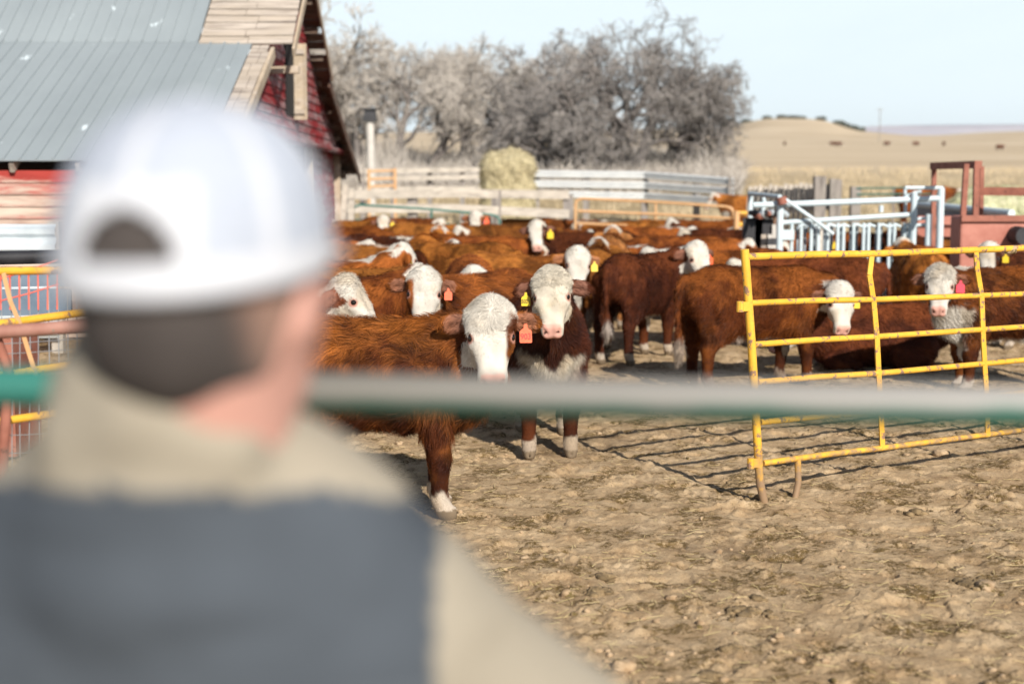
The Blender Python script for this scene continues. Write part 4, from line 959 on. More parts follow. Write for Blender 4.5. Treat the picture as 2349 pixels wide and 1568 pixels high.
# fences at the back of the corral
def plank_fence(name, label, pts, rails, postw=0.16, posth=0.15, mat=M_WOOD, pm=M_WOODD, rail_h=0.16, posts=None, beam=False, th=0.05):
    """pts: (u,Y) ends and joints; rails: list of heights lists along pts (world z)"""
    c = pts[0]; root = thing(name, (c[0].x, c[0].y, base_h(c[0].x, c[0].y)) if isinstance(c, tuple) else (c.x, c.y, base_h(c.x, c.y)), label, 'fence'); return root
def base_h(x, y): return float(base_z(np.array([float(x)]), np.array([float(y)]))[0])
def fence(label, nodes, rails, mat, rail_h, post_nodes, pm, postw=0.15, beam=False, over=0.1, name='wood_fence', tube=0, cat='fence'):
    """nodes: list of (u,Y); rails: list of v per node; post_nodes: list of (u,Y,vtop)"""
    c = at(nodes[0][0], rails[0][0], nodes[0][1]); gzv = base_h(c.x, c.y)
    root = thing(name, (c.x, c.y, gzv), label, cat); org = root.location
    for vs in rails:
        P_ = [at(u, v, Y) for (u, Y), v in zip(nodes, vs)]
        for a, b2 in zip(P_[:-1], P_[1:]):
            mb = MB(org)
            if tube: mb.tube([a, b2], tube, 10)
            elif beam: wbeam(mb, a, b2, rail_h)
            else: mb.bar(a, b2, 0.05, rail_h)
            mb.build('rail', mat, root, bool(tube))
    for (u, Y, v) in post_nodes:
        p = at(u, v, Y); g = base_h(p.x, p.y); mb = MB(org)
        if tube: mb.tube([(p.x, p.y, g - 0.1), p], tube * 1.2, 10)
        else: mb.box((p.x, p.y + 0.03 + postw / 2, (p.z + g - 0.1) / 2), (postw, postw, p.z - g + 0.1))
        mb.build('post', pm, root, bool(tube))
    return root
fence('grey plank fence with broad weathered rails across the back of the corral', [(790, 30.6), (1040, 31.2), (1305, 31.6)], [(447, 443, 447), (478, 478, 491)], M_WOOD, 0.19, [(795, 30.6, 430), (945, 31.0, 438), (1138, 31.3, 436), (1304, 31.6, 446)], M_WOODD, 0.22)
fence('pale guardrail fence of three steel beams right of the hay stack', [(1215, 42), (1480, 41), (1684, 38)], [(399, 402, 417), (422, 426, 440), (445, 450, 462)], mat_noise('weathered_zinc', (0.58, 0.60, 0.61), (0.68, 0.70, 0.70), 2.5, 0.5, metal=0.1), 0.205, [(1230, 42, 392), (1345, 41.5, 394), (1480, 41, 396), (1600, 39.5, 402), (1680, 38, 408)], M_WOODD, 0.18, True)
fence('weathered plank fence left of the hay stack, far side of the lot', [(820, 40), (1108, 41.5)], [(393, 389), (411, 406), (434, 432)], M_WOOD, 0.13, [(830, 40, 388), (900, 40.3, 386), (985, 41, 384), (1060, 41.3, 384)], M_WOODD, 0.14)
def tube_gate(label, nodes, rails, bars, mat, r=0.03, name='tube_gate'):
    c = at(nodes[0][0], rails[0][0], nodes[0][1]); root = thing(name, (c.x, c.y, base_h(c.x, c.y)), label, 'gate'); org = root.location
    for k, vs in enumerate(rails):
        P_ = [at(u, v, Y) for (u, Y), v in zip(nodes, vs)]
        if k == 0:
            lo0, lo1 = at(nodes[0][0] - 6, rails[-1][0], nodes[0][1]), at(nodes[-1][0] + 6, rails[-1][-1], nodes[-1][1])
            P_ = [lo0, at(nodes[0][0] - 6, vs[0] + 14, nodes[0][1]), at(nodes[0][0] - 2, vs[0] + 4, nodes[0][1])] + [at(nodes[0][0] + 10, vs[0], nodes[0][1])] + P_[1:-1] + [at(nodes[-1][0] - 10, vs[-1], nodes[-1][1]), at(nodes[-1][0] + 2, vs[-1] + 4, nodes[-1][1]), at(nodes[-1][0] + 6, vs[-1] + 14, nodes[-1][1]), lo1]
        mb = MB(org); mb.tube(P_, r, 10); mb.build('frame' if k == 0 else 'rail', mat, root, True)
    for (u, Y, va, vb) in bars:
        mb = MB(org); mb.tube([at(u, va, Y), at(u, vb, Y)], r * 0.9, 8); mb.build('upright', mat, root, True)
    return root
tube_gate('faded orange pipe gate at the back of the corral, right of the thick grey post', [(1326, 30.4), (1500, 30.2), (1676, 29.6)], [(455, 463, 474), (484, 491, 501), (512, 520, 528), (545, 550, 556)], [(1504, 30.2, 463, 552)], M_YELO)
tube_gate('dark green pipe gate with rounded corners in front of the grey plank fence', [(816, 29.4), (990, 29.6), (1140, 29.8)], [(470, 480, 493), (505, 512, 522), (545, 550, 556)], [(990, 29.6, 480, 552)], M_GREENP, 0.024)
fence('small yellow pipe fence beside the distant wood fence, left of the hay stack', [(846, 39), (908, 39)], [(393, 391), (411, 409), (428, 426)], M_YELO, 0.1, [(846, 39, 388), (906, 39, 386)], M_YELO, tube=0.035, name='pipe_fence')
fence('short yellow pipe fence beside the squeeze chute panel', [(1686, 25), (1722, 25)], [(489, 489), (515, 515)], M_YEL, 0.1, [(1690, 25, 484), (1718, 25, 484)], M_YELO, tube=0.045, name='pipe_fence')
# white pole with dark head
p = at(851, 440, 44); g = base_h(p.x, p.y); top = at(849, 278, 44)
root = thing('birdhouse_pole', (p.x, p.y, g), 'white post with a dark box on its top in front of the bare trees', 'pole'); org = root.location
mb = MB(org); mb.tube([(p.x, p.y, g - .1), (p.x + .01, p.y, (top.z + g) / 2), (top.x, top.y, top.z)], 0.13, 12, rs=[0.15, 0.13, 0.12]); mb.build('post', M_WHITE, root, True)
mb = MB(org); mb.box((top.x, top.y, top.z + 0.16), (0.42, 0.38, 0.34), taper=0.8); mb.box((top.x, top.y, top.z + .36), (0.5, 0.46, 0.05)); mb.build('box', M_BLACK, root)
# leaning timbers by the barn corner
root = thing('timber_pile', (at(790, 480, 28.3).x, 28.3, 0), 'pale broken posts leaning beside the barn corner', 'timber'); org = root.location
for k, (u0, v0, u1, v1) in enumerate(((775, 520, 793, 425), (800, 520, 808, 432), (762, 520, 782, 440), (792, 530, 770, 450))):
    mb = MB(org); a = at(u0, v0, 28.1 + .2 * k); a.z = -0.05; mb.bar(a, at(u1, v1, 28.4 + .2 * k), 0.11, 0.11, up=(0, 1, 0)); mb.build('post', M_WOOD, root)

# hay
def hay(name, label, c, size, round_=False, mat=M_HAY, seed=1, cone=False):
    root = thing(name, c, label, 'hay'); rg = np.random.RandomState(seed)
    S = SDF((-size[0] * .75, -size[1] * .75, -0.05), (size[0] * .75, size[1] * .75, size[2] * 1.35), 0.05)
    if round_: S.cone((-size[0] * .3, 0, size[2] / 2), (size[0] * .3, 0, size[2] / 2), size[2] / 2, size[2] / 2, k=0.05)
    else:
        w_ = size[0] / 2
        for z in np.linspace(0.3, size[2] - 0.3, 4):
            kx = 0.60 if z > 0.6 else 0.72
            for s_ in (-1, 1): S.cone((-w_ * kx, s_ * size[1] * .2, z), (w_ * kx, s_ * size[1] * .2, z), 0.42, 0.42, k=0.15)
        S.cone((-w_ * .3, 0, size[2] - .1), (w_ * .2, 0, size[2]), 0.22, 0.16, k=0.15); S.cone((0.05, 0, size[2]), (0.1, 0, size[2] + .22), 0.14, 0.06, k=0.1)
    V, Q = S.mesh(); Nn = vert_normals(V, Q); V = V + Nn * ((fbm(V * 5, 4, seed) - 0.5) * 0.16)[:, None]
    link('stack', mesh_np('stack', V, quads=Q), mat, root)
    C = np.tile(np.array([[0.42, 0.36, 0.22]]) if mat is M_HAY else np.array([[0.45, 0.45, 0.28]]), (len(V), 1))
    hv, hq, hc = hair_mesh(V, Nn, C, Q, 6000, np.full(len(V), 0.12, dtype=np.float32), np.tile(np.array([[0.3, 0, -1.0]], dtype=np.float32), (len(V), 1)), 0.012, rg, segs=2, curl=0.8, lift=0.5, clump=4)
    link('loose_stalks', mesh_np('loose_stalks', hv, quads=hq, cols=hc), M_FUR, root); return root
p = at(1164, 445, 36.5); hay('hay_stack', 'tall olive hay stack with a peaked top between the two far fences', (p.x, p.y, base_h(p.x, p.y)), (0.92, 0.9, at(1164, 360, 36.5).z - base_h(p.x, p.y)))
p = at(2300, 450, 29); hay('round_bale', 'pale green round hay bale behind the rusty tank, right edge', (p.x, p.y, 0.0), (1.5, 1.4, at(2290, 432, 29).z), True, M_HAYG, 5)
# blue drum and feeder bits in front of the hay stack
p = at(1120, 440, 35.4); root = thing('blue_drum', (p.x, p.y, base_h(p.x, p.y)), 'small blue drum at the foot of the tall hay stack', 'drum')
mb = MB(p * 0 + root.location); g = root.location.z; mb.tube([(p.x, p.y, g), (p.x, p.y, g + .02), (p.x, p.y, g + .55), (p.x, p.y, g + .8), (p.x, p.y, g + .85)], 0.2, 14, rs=[.19, .21, .205, .21, .17]); mb.build('drum', mat_noise('blue_plastic', (0.06, 0.13, 0.22), (0.09, 0.17, 0.26), 4, 0.5), root, True)

# leaning-plank windbreak behind the chute
c = at(1830, 430, 31); root = thing('plank_windbreak', (c.x, c.y, 0), 'row of leaning grey slats with dark gaps behind the blue chute', 'fence'); org = root.location
rr_ = random.Random(9)
for k in range(15):
    u = 1722 + 11.6 * k; vt = 428 - k * 0.6 + rr_.uniform(-3, 3); Y = 33.5 - k * 0.2; mb = MB(org)
    a = at(u - 16, 500, Y); a.z = 0; mb.bar((a.x, Y, -0.05), at(u, vt, Y + 0.1), 0.03, 0.09, up=(1, 0, 0)); mb.build('slat', M_WOOD, root)
mb = MB(org); mb.bar(at(1716, 462, 35.0), at(1900, 452, 33.2), 0.04, 0.6); mb.build('backing', M_BLACK, root)
for (u, v, w_) in ((1880, 404, 0.24), (1912, 410, 0.16), (1962, 428, 0.2), (1925, 412, .1)):
    mb = MB(org); p = at(u, v, 30.6); mb.box((p.x, p.y, p.z / 2 - 0.05), (w_, w_, p.z + .1)); mb.build('post', M_WOODD, root)
fence('thin wire and rail fence stretching right behind the squeeze chute', [(1965, 30.5), (2165, 30)], [(432, 430), (446, 444), (462, 460)], M_GREENP, 0.05, [(2050, 30.3, 428), (2110, 30.1, 428)], M_WOODD, 0.1, tube=0.018, name='rail_fence')

# pale blue feed chute: frame, slanted bars
YC = 18.6
M_BAR = mat_noise('dull_blue_bars', (0.16, 0.20, 0.24), (0.34, 0.40, 0.44), 5, 0.5)
def cp(x, y, Y=YC): return at(1672.7 + x * 0.288, 375.8 + y * 0.288, Y)    # coordinates of an enlarged crop of the photograph
c = cp(900, 700); root = thing('cattle_chute', (c.x, c.y, 0), 'pale blue pipe cattle chute panel with many upright bars behind the yellow gate', 'cattle chute'); org = root.location
def T(name, pts, r, mat=M_BLUEP, n_=10):
    mb = MB(org); mb.tube(pts, r * 0.74, n_); return mb.build(name, mat, root, True)
T('top_rail', [cp(190, 330), cp(640, 315), cp(1690, 275)], 0.055)
T('top_rail', [cp(400, 470), cp(700, 450), cp(1440, 405)], 0.045)
def down(x, y0, Y=YC):
    a = cp(x, y0, Y); return [Vector((a.x, Y, -0.02)), a]
T('corner_post', down(407, 300), 0.062); T('corner_post', down(1688, 190), 0.062); T('corner_post', down(1475, 230, YC - .05), 0.055); T('corner_post', down(1590, 400, YC - .1), 0.055)
T('corner_post', down(170, 235, YC + 1.2), 0.05)
T('cross_bar', [cp(160, 238, YC + 1.2), cp(405, 262)], 0.04); T('cross_bar', [cp(1400, 190), cp(1700, 192)], 0.035); T('cross_bar', [cp(1400, 190, YC + .2), cp(1405, 400, YC + .2)], 0.03)
T('brace', [cp(440, 280, YC - .12), cp(670, 440, YC - .12), cp(830, 560, YC - .12)], 0.034)
T('hook', [cp(270, 270), cp(290, 330), cp(265, 370)], 0.035); T('hook', [cp(1210, 330), cp(1210, 385)], 0.04); T('hook', [cp(1400, 262), cp(1480, 225), cp(1530, 220)], 0.02)
bars = [500, 545, 575, 605, 655, 683, 712, 760, 787, 815, 866, 889, 912, 970, 992, 1015, 1072, 1092, 1112, 1175, 1192, 1208, 1276, 1297, 1318, 1380, 1398, 1415, 1440]
for k, x in enumerate(bars):
    yt = 470 if k % 2 == 0 else 500
    T('upright_bar', down(x, yt, YC + (0.0 if k % 2 == 0 else 0.25)), 0.031 if k % 2 == 0 else 0.026, M_BLUEP if k % 2 == 0 else M_BAR)
for k in range(1, len(bars) - 3, 3):
    T('head_bar', [cp(bars[k] + 8, 500), cp(bars[k] + 48, 482), cp(bars[k] + 90, 500)], 0.026)
T('cross_bar', [cp(1480, 440), cp(1600, 430)], 0.03); T('cross_bar', [cp(1480, 490), cp(1600, 480)], 0.03)
mb = MB(org); a = cp(465, 565, YC - .03); mb.box((a.x, YC - .03, a.z), (0.17, 0.03, 0.13)); mb.build('plate', M_BLUEP, root)
T('bracket', [cp(415, 265, YC - .1), cp(430, 320, YC - .1)], 0.09, M_RUST)
# dark rubber curtain end of the chute, with junk on top
root2 = thing('rubber_curtain', (cp(260, 600, YC + .9).x, YC + .9, 0), 'black rubber curtain panels at the left end of the chute, rags on top', 'panel'); org2 = root2.location
for (x, w_, mt, y0) in ((185, 0.26, M_BLACK, 430), (235, 0.10, M_BLACK, 440), (268, 0.07, M_BOARD, 560), (300, 0.16, M_BLACK, 440), (318, 0.06, M_WHITE, 560), (358, 0.08, M_WHITE, 480)):
    a = cp(x, y0, YC + .9); mb = MB(org2); mb.box((a.x, YC + .9 - (0.06 if mt is not M_BLACK else 0), a.z / 2), (w_, 0.05, a.z)); mb.build('strip', mt, root2)
for k in range(9):
    mb = MB(org2); x = 170 + 26 * k; mb.tube([cp(x, 400 + rr_.uniform(-15, 20), YC + .8), cp(x + 40, 385 + rr_.uniform(-10, 40), YC + .7), cp(x + 80, 410 + rr_.uniform(-15, 20), YC + .8)], 0.04, 7); mb.build('rag', (M_BLACK, M_RUST, M_GALV)[k % 3], root2, True)

# rusty H-frame and rusty tank
c = cp(1800, 500, 17.2); root = thing('squeeze_gantry', (c.x, c.y, 0), 'tall rusty brown steel squeeze frame with a leaning middle post', 'frame'); org = root.location
for (x0, y0, x1, Y, r_) in ((1632, 15, 1630, 18.9, 0.035), (1970, 5, 1960, 17.2, 0.040), (2012, 20, 2010, 17.6, 0.030)):
    a = cp(x0, y0, Y); b_ = cp(x1, 675, Y); b_.z = 0; mb = MB(org); mb.bar(b_, a, r_ * 1.6, r_ * 1.6, up=(0, 1, 0)); mb.build('post', M_RUST, root)
mb = MB(org); a = cp(1888, 0, 17.1); b_ = cp(1838, 675, 17.1); b_ = b_ + (b_ - a) * 0.5; b_.z = 0; mb.bar(b_, a, 0.06, 0.06, up=(0, 1, 0)); mb.build('leaning_post', M_RUST, root)
mb = MB(org); mb.bar(cp(1625, 18, 18.9), cp(1985, 6, 17.3), 0.09, 0.09); mb.build('crossbeam', M_RUST, root)
mb = MB(org); mb.bar(cp(1985, 218, 17.3), cp(2420, 222, 17.0), 0.07, 0.10); mb.build('crossbeam', M_RUST, root)
c = cp(2200, 560, 16.4); root = thing('rusty_tank', (c.x, c.y, 0), 'long rusty pink steel tank with flaking white paint, right of the frame', 'tank'); org = root.location
a = cp(1855, 415, 16.6); b2 = cp(2560, 415, 16.6)
mb = MB(org); mb.box(((a.x + b2.x) / 2, 16.85, a.z - 0.55), (b2.x - a.x, 0.4, 1.1)); mb.build('body', M_RUST2, root, bevel=0.03)
for dz in (0.03, 0.93): mb = MB(org); mb.box(((a.x + b2.x) / 2, 16.63, a.z - dz), (b2.x - a.x, 0.05, 0.07)); mb.build('flange', M_RUST, root)
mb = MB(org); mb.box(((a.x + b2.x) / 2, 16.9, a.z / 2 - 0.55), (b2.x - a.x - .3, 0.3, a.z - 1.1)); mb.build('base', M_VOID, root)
mb = MB(org); q = cp(2345, 575, 16.4); mb.tube([q + Vector((0, 0.25, 0)), q + Vector((0, -0.03, 0))], 0.11, 18, rs=[0.11, 0.10]); mb.build('hatch', M_BLACK, root, True)
a = cp(1500, 420, 20.5); b2 = cp(1860, 420, 20.5)
root = thing('steel_trough', ((a.x + b2.x) / 2, 20.5, 0), 'low rusty steel trough with planks between chute and steel frame', 'trough'); org = root.location
for k, (va, vb, mt) in enumerate(((415, 485, M_RUST2), (515, 580, M_RUST2), (490, 512, M_RUST), (585, 700, M_VOID))):
    p0 = cp(1500, va, 20.5); p1 = cp(1860, vb, 20.5); mb = MB(org); mb.box(((p0.x + p1.x) / 2, 20.5 + 0.03 * k, (p0.z + p1.z) / 2), (p1.x - p0.x, 0.06, p0.z - p1.z)); mb.build('side_plank', mt, root)
p = (p0.x + p1.x) / 2
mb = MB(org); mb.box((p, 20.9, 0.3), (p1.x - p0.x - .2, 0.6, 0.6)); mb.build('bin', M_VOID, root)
a, b2 = cp(1500, 322, 22.5), cp(2250, 395, 19.5)
root = thing('stock_tank', ((a.x + b2.x) / 2, 21, 0), 'low blue-grey stock tank with a pale rounded rim behind the steel frame', 'stock tank'); org = root.location
mb = MB(org); mb.tube([a, b2], 0.055, 12); mb.build('rim', M_BLUEP, root, True)
mb = MB(org); a2 = a - Vector((0, -0.02, 0.42)); b3 = b2 - Vector((0, -0.02, 0.42)); mb.bar(a2, b3, 0.05, 0.75); mb.build('side', mat_noise('navy_metal', (0.06, 0.08, 0.12), (0.10, 0.13, 0.18), 4, 0.4), root)
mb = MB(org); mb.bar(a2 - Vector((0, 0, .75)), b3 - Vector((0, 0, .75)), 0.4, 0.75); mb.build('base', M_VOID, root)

# power pole far out on the pasture
p = at(2017, 320, 480); g = base_h(p.x, p.y); tp = at(2016, 248, 480)
root = thing('power_pole', (p.x, p.y, g), 'faint thin power pole on the pasture right of the butte', 'pole'); org = root.location
mb = MB(org); mb.tube([(p.x, p.y, g - .5), (p.x, p.y, tp.z)], 0.14, 8); mb.build('pole', M_WOODD, root, True)
mb = MB(org); mb.bar((p.x - 1.2, p.y, tp.z - .6), (p.x + 1.2, p.y, tp.z - .6), 0.12, 0.14); mb.build('crossarm', M_WOODD, root)
# ------------------------------------------------------------------ bare winter trees
M_BARK = mat_noise('bark', (0.10, 0.09, 0.085), (0.21, 0.185, 0.17), 6, 0.95, stretch=(2, 2, 0.5), bump=0.5)
M_TWIGT = mat_noise('tan_twigs', (0.40, 0.365, 0.33), (0.54, 0.495, 0.44), 0.8, 0.9)
M_TWIGG = mat_noise('grey_twigs', (0.19, 0.178, 0.172), (0.34, 0.315, 0.295), 0.7, 0.9)
def prisms(A, B, ra, rb, n_=3):
    d = B - A; L = np.linalg.norm(d, axis=1, keepdims=True); d = d / np.maximum(L, 1e-6)
    r_ = np.where(np.abs(d[:, 2:3]) > 0.9, np.array([[1.0, 0, 0]]), np.array([[0, 0, 1.0]])); x = np.cross(d, r_); x /= np.linalg.norm(x, axis=1, keepdims=True); y = np.cross(d, x)
    V = []
    for P_, r0 in ((A, ra), (B, rb)):
        for k in range(n_):
            a = 2 * pi * k / n_; V.append(P_ + (x * cos(a) + y * sin(a)) * r0[:, None])
    V = np.stack(V, 1); m = 2 * n_; b0 = np.arange(len(A))[:, None] * m
    Q = np.concatenate([b0 + np.array([[k, (k + 1) % n_, n_ + (k + 1) % n_, n_ + k]]) for k in range(n_)], 0)
    return V.reshape(-1, 3), Q
def grow(seed, H, spread, trunks=1, droop=0.0, twigs=1.0, gnarl=0.25, up=0.35):
    rg = np.random.RandomState(seed); segs = [[], []]
    lv = []
    for t in range(trunks):
        a = rg.rand() * 6.28; ln = spread * (0.25 + 0.35 * rg.rand()) if trunks > 1 else 0.1
        lv.append((np.array([rg.randn() * .15, rg.randn() * .15, -0.1]), np.array([cos(a) * ln, sin(a) * ln, 1.0]), H * (0.34 if trunks == 1 else 0.42), H * 0.022, 0))
    P_, D_, L_, R_, lev = [np.array([q[i] for q in lv]) for i in range(4)] + [0]
    maxl = 5; kids = [6, 5, 4, 4, max(2, int(4 * twigs))]
    while lev <= maxl and len(P_):
        ns = 4 if lev < 3 else 3; pts = [P_]; d = D_ / np.linalg.norm(D_, axis=1, keepdims=True); p = P_; ds = []
        for s in range(ns):
            d = d + rg.randn(*d.shape) * gnarl * (0.7 if lev == 0 else 1.0); d[:, 2] += (up if lev < 3 else -droop) * 0.25
            d /= np.linalg.norm(d, axis=1, keepdims=True); p = p + d * (L_ / ns)[:, None]; pts.append(p); ds.append(d)
        for s in range(ns):
            r0 = R_ * (1 - 0.5 * s / ns); r1 = R_ * (1 - 0.5 * (s + 1) / ns); segs[0 if lev <= 2 else 1].append((pts[s], pts[s + 1], r0, r1))
        if lev == maxl: break
        nk = max(2, kids[lev]); nP, nD, nL, nR = [], [], [], []
        for c in range(nk):
            t = 0.30 + 0.70 * (c + rg.rand(len(P_))) / nk; t = np.clip(t, 0, 0.999) * ns; i = t.astype(int); f = (t - i)[:, None]
            PT = np.stack(pts, 1); DS = np.stack(ds, 1); ar = np.arange(len(P_)); q = PT[ar, i] * (1 - f) + PT[ar, i + 1] * f; dd = DS[ar, i]
            rnd = rg.randn(*dd.shape); rnd -= dd * (rnd * dd).sum(1, keepdims=True); rnd /= np.linalg.norm(rnd, axis=1, keepdims=True)
            k = spread * (0.7 + 0.6 * rg.rand(len(P_)))[:, None]
            nd = dd + rnd * k; nP.append(q); nD.append(nd); nL.append(L_ * (0.55 + 0.25 * rg.rand(len(P_))) * (1.1 - 0.35 * t / ns)); nR.append(np.maximum(R_ * 0.52 * (1 - .3 * t / ns), 0.009))
        P_, D_, L_, R_ = np.concatenate(nP), np.concatenate(nD), np.concatenate(nL), np.concatenate(nR); lev += 1
    out_ = []
    for k, n_ in ((0, 7), (1, 3)):
        A, B, ra_, rb_ = [np.concatenate([q[i] for q in segs[k]]) for i in range(4)]
        if k: ok = (A[:, 2] > 0.05) & (B[:, 2] > 0.05); A, B, ra_, rb_ = A[ok], B[ok], ra_[ok], rb_[ok]
        out_.append(prisms(A, B, ra_, rb_, n_))
    return out_
def tree(seed, u, vtop, Y, label, twig, spread=0.8, trunks=1, droop=0.1, twigs=1.0, gnarl=0.25, up=0.35, wide=1.0, group='bare trees beyond the corral'):
    p = at(u, 380, Y); g = base_h(p.x, Y); H = at(u, vtop, Y).z - g
    (tv, tq), (cv, cq) = grow(seed, 1.0 * H, spread, trunks, droop, twigs, gnarl, up)
    top = np.percentile(cv[:, 2], 99.7); k = H / top
    root = thing('bare_tree', (p.x, Y, g), label, 'tree', 0, group)
    sc_ = np.array([k * wide, k * wide, k])
    link('trunk', mesh_np('trunk', tv * sc_, quads=tq), M_BARK, root); link('crown', mesh_np('crown', cv * sc_, quads=cq), twig, root)
    return root
TR = [
 (1, 762, 105, 62, 'pale bare tree rising right beside the barn roof edge', M_TWIGT, {}),
 (2, 855, 30, 60, 'tallest pale bare tree, behind the white post', M_TWIGT, dict(spread=0.6)),
 (3, 925, 85, 66, 'bare tan tree just right of the tallest pale one', M_TWIGT, {}),
 (4, 1000, 100, 70, 'slim bare tan tree halfway between the white post and the hay stack', M_TWIGT, dict(spread=0.65)),
 (5, 1068, 92, 68, 'bare tree with thin pointed top left of the hay stack', M_TWIGT, dict(spread=0.6)),
 (6, 1130, 135, 66, 'low bare brownish tree standing above the hay stack', M_TWIGT, {}),
 (7, 1200, 120, 74, 'bare tan tree behind the gap right of the hay stack', M_TWIGT, {}),
 (8, 1262, 66, 60, 'grey bare tree with domed top, left neighbour of the great spreading tree', M_TWIGG, dict(spread=0.9)),
 (9, 1335, 110, 70, 'bare tan tree peeping out between the two grey ones', M_TWIGT, {}),
 (10, 820, 150, 56, 'small bushy bare tree in front of the tallest pale one', M_TWIGT, dict(spread=1.0)),
 (14, 790, 70, 72, 'pale bare tree peeping over the barn roof edge from far behind', M_TWIGT, {}),
 (15, 890, 95, 74, 'hazy bare tree between the tallest pale one and its right neighbour', M_TWIGT, {}),
 (16, 1040, 120, 62, 'rounded bare tan tree behind the far plank fence', M_TWIGT, dict(spread=0.9)),
 (17, 1160, 140, 60, 'dense brownish bare tree right behind the hay stack peak', M_TWIGT, dict(spread=0.95)),
 (13, 965, 170, 58, 'small tan tree with dense twigs over the plank fence', M_TWIGT, dict(spread=1.0)),
]
for s, u, v, Y, lb, tw, kw in TR: tree(s, u, v, Y, lb, tw, **kw)
tree(21, 1425, 42, 56, 'great spreading grey bare tree with many leaning limbs, largest of all', M_TWIGG, spread=0.95, trunks=4, droop=0.5, twigs=0.75, gnarl=0.34, up=0.2, wide=1.0)
tree(22, 1535, 150, 58, 'low grey thicket tree drooping at the right end of the row', M_TWIGG, spread=1.05, trunks=3, droop=0.7, twigs=0.75, gnarl=0.35, up=0.1, wide=0.85)
tree(23, 1335, 200, 55, 'dark low grey tree with leaning trunks left of the great spreading one', M_TWIGG, spread=1.0, trunks=3, droop=0.6, twigs=0.75, gnarl=0.35, up=0.1, wide=1.1)
# brush at the feet of the trees
rg = np.random.RandomState(5); n_ = 26000
u_ = rg.uniform(740, 1700, n_); Y_ = rg.uniform(50, 72, n_); Xb = (u_ - U0) / F_PX * Y_; zb = base_z(Xb, Y_)
hgt = (0.3 + 1.5 * fbm(np.stack([Xb * .45, Y_ * .2, Xb * 0], 1), 3, 6.6) ** 1.6) * rg.uniform(0.3, 1.25, n_) * np.where(u_ > 1640, 0.4, 1)
A = np.stack([Xb, Y_, zb + hgt * rg.uniform(0, .7, n_)], 1); B = A + np.stack([rg.randn(n_) * .28, rg.randn(n_) * .28, 0.25 + hgt * rg.uniform(0.1, 0.5, n_)], 1)
bv, bq = prisms(A, B, np.full(n_, 0.014), np.full(n_, 0.006)); br = link('brush', mesh_np('brush', bv, quads=bq), M_TWIGT); tag(br, 'tan leafless brush tangled along the foot of the bare trees', 'brush', kind='stuff')
# dry grass tussocks on the slope in front of the trees
n_ = 30000; Y_ = 34 + 36 * rg.rand(n_) ** 1.2; Xb = rg.uniform(-0.15, 0.42, n_) * Y_; zb = base_z(Xb, Y_)
keep = fbm(np.stack([Xb * .8, Y_ * .8, Xb * 0], 1), 3, 8.8) > 0.47; Xb, Y_, zb = Xb[keep], Y_[keep], zb[keep]; n_ = len(Xb)
A = np.stack([Xb, Y_, zb - .03], 1); B = A + np.stack([rg.randn(n_) * .06, rg.randn(n_) * .06, rg.uniform(.08, .3, n_)], 1)
bv, bq = prisms(A, B, np.full(n_, 0.012), np.full(n_, 0.003)); gr = link('dry_grass', mesh_np('dry_grass', bv, quads=bq), mat_noise('dry_grass', (0.42, 0.335, 0.21), (0.54, 0.44, 0.30), 1.0, 0.9)); tag(gr, 'pale dry grass tufts on the pasture beyond the fences', 'grass', kind='stuff')
# junipers on the butte and its flanks
M_JUN = mat_noise('juniper', (0.035, 0.045, 0.035), (0.075, 0.08, 0.065), 2, 0.95)
JN = [(1675, 275, 60, 'dark low juniper patch at the left foot of the butte'), (1712, 284, 40, 'dark juniper on the left shoulder of the butte'), (1760, 277, 30, 'small dark juniper left of the butte top'), (1793, 284, 34, 'squat dark shrub below the butte crest, left one of the lower pair'),
      (1815, 283, 30, 'squat dark shrub below the butte crest, right one of the lower pair'), (1798, 265, 26, 'tiny juniper standing on the left of the butte crest'), (1830, 265, 26, 'tiny juniper on the middle of the butte crest'), (1840, 281, 24, 'single dark shrub on the pale face of the butte'),
      (1885, 263, 34, 'round dark juniper on the very top of the butte'), (1922, 274, 40, 'dark juniper leading the row down the right side of the butte'), (1940, 276, 40, 'second dark juniper of the row on the right side of the butte'), (1955, 279, 36, 'third dark juniper of the row on the right side of the butte'), (1974, 281, 34, 'last dark juniper at the low right end of the butte row')]
for k, (u, v, wd, lb) in enumerate(JN):
    Y = 842 + 4 * (k % 3); x = X_at(u, Y, 40); g = base_h(x, Y); s_ = wd / F_PX * Y * 0.36
    q = LV * (1 + 0.7 * (fbm(LV * 2.2 + k * 9.1, 3)[:, None] - 0.5) * 2); q = np.concatenate([q * [s_, s_ * .7, s_ * .42] + [0, 0, s_ * .3], q[:, [1, 0, 2]] * [s_ * .6, s_ * .5, s_ * .35] + [s_ * .6 * (1 if k % 2 else -1), 0, s_ * .28]])
    o = link('juniper', mesh_np('juniper', q, tris=np.concatenate([LT, LT + 47])), M_JUN); o.location = (x, Y, g); tag(o, lb, 'shrub', 'junipers on the butte')
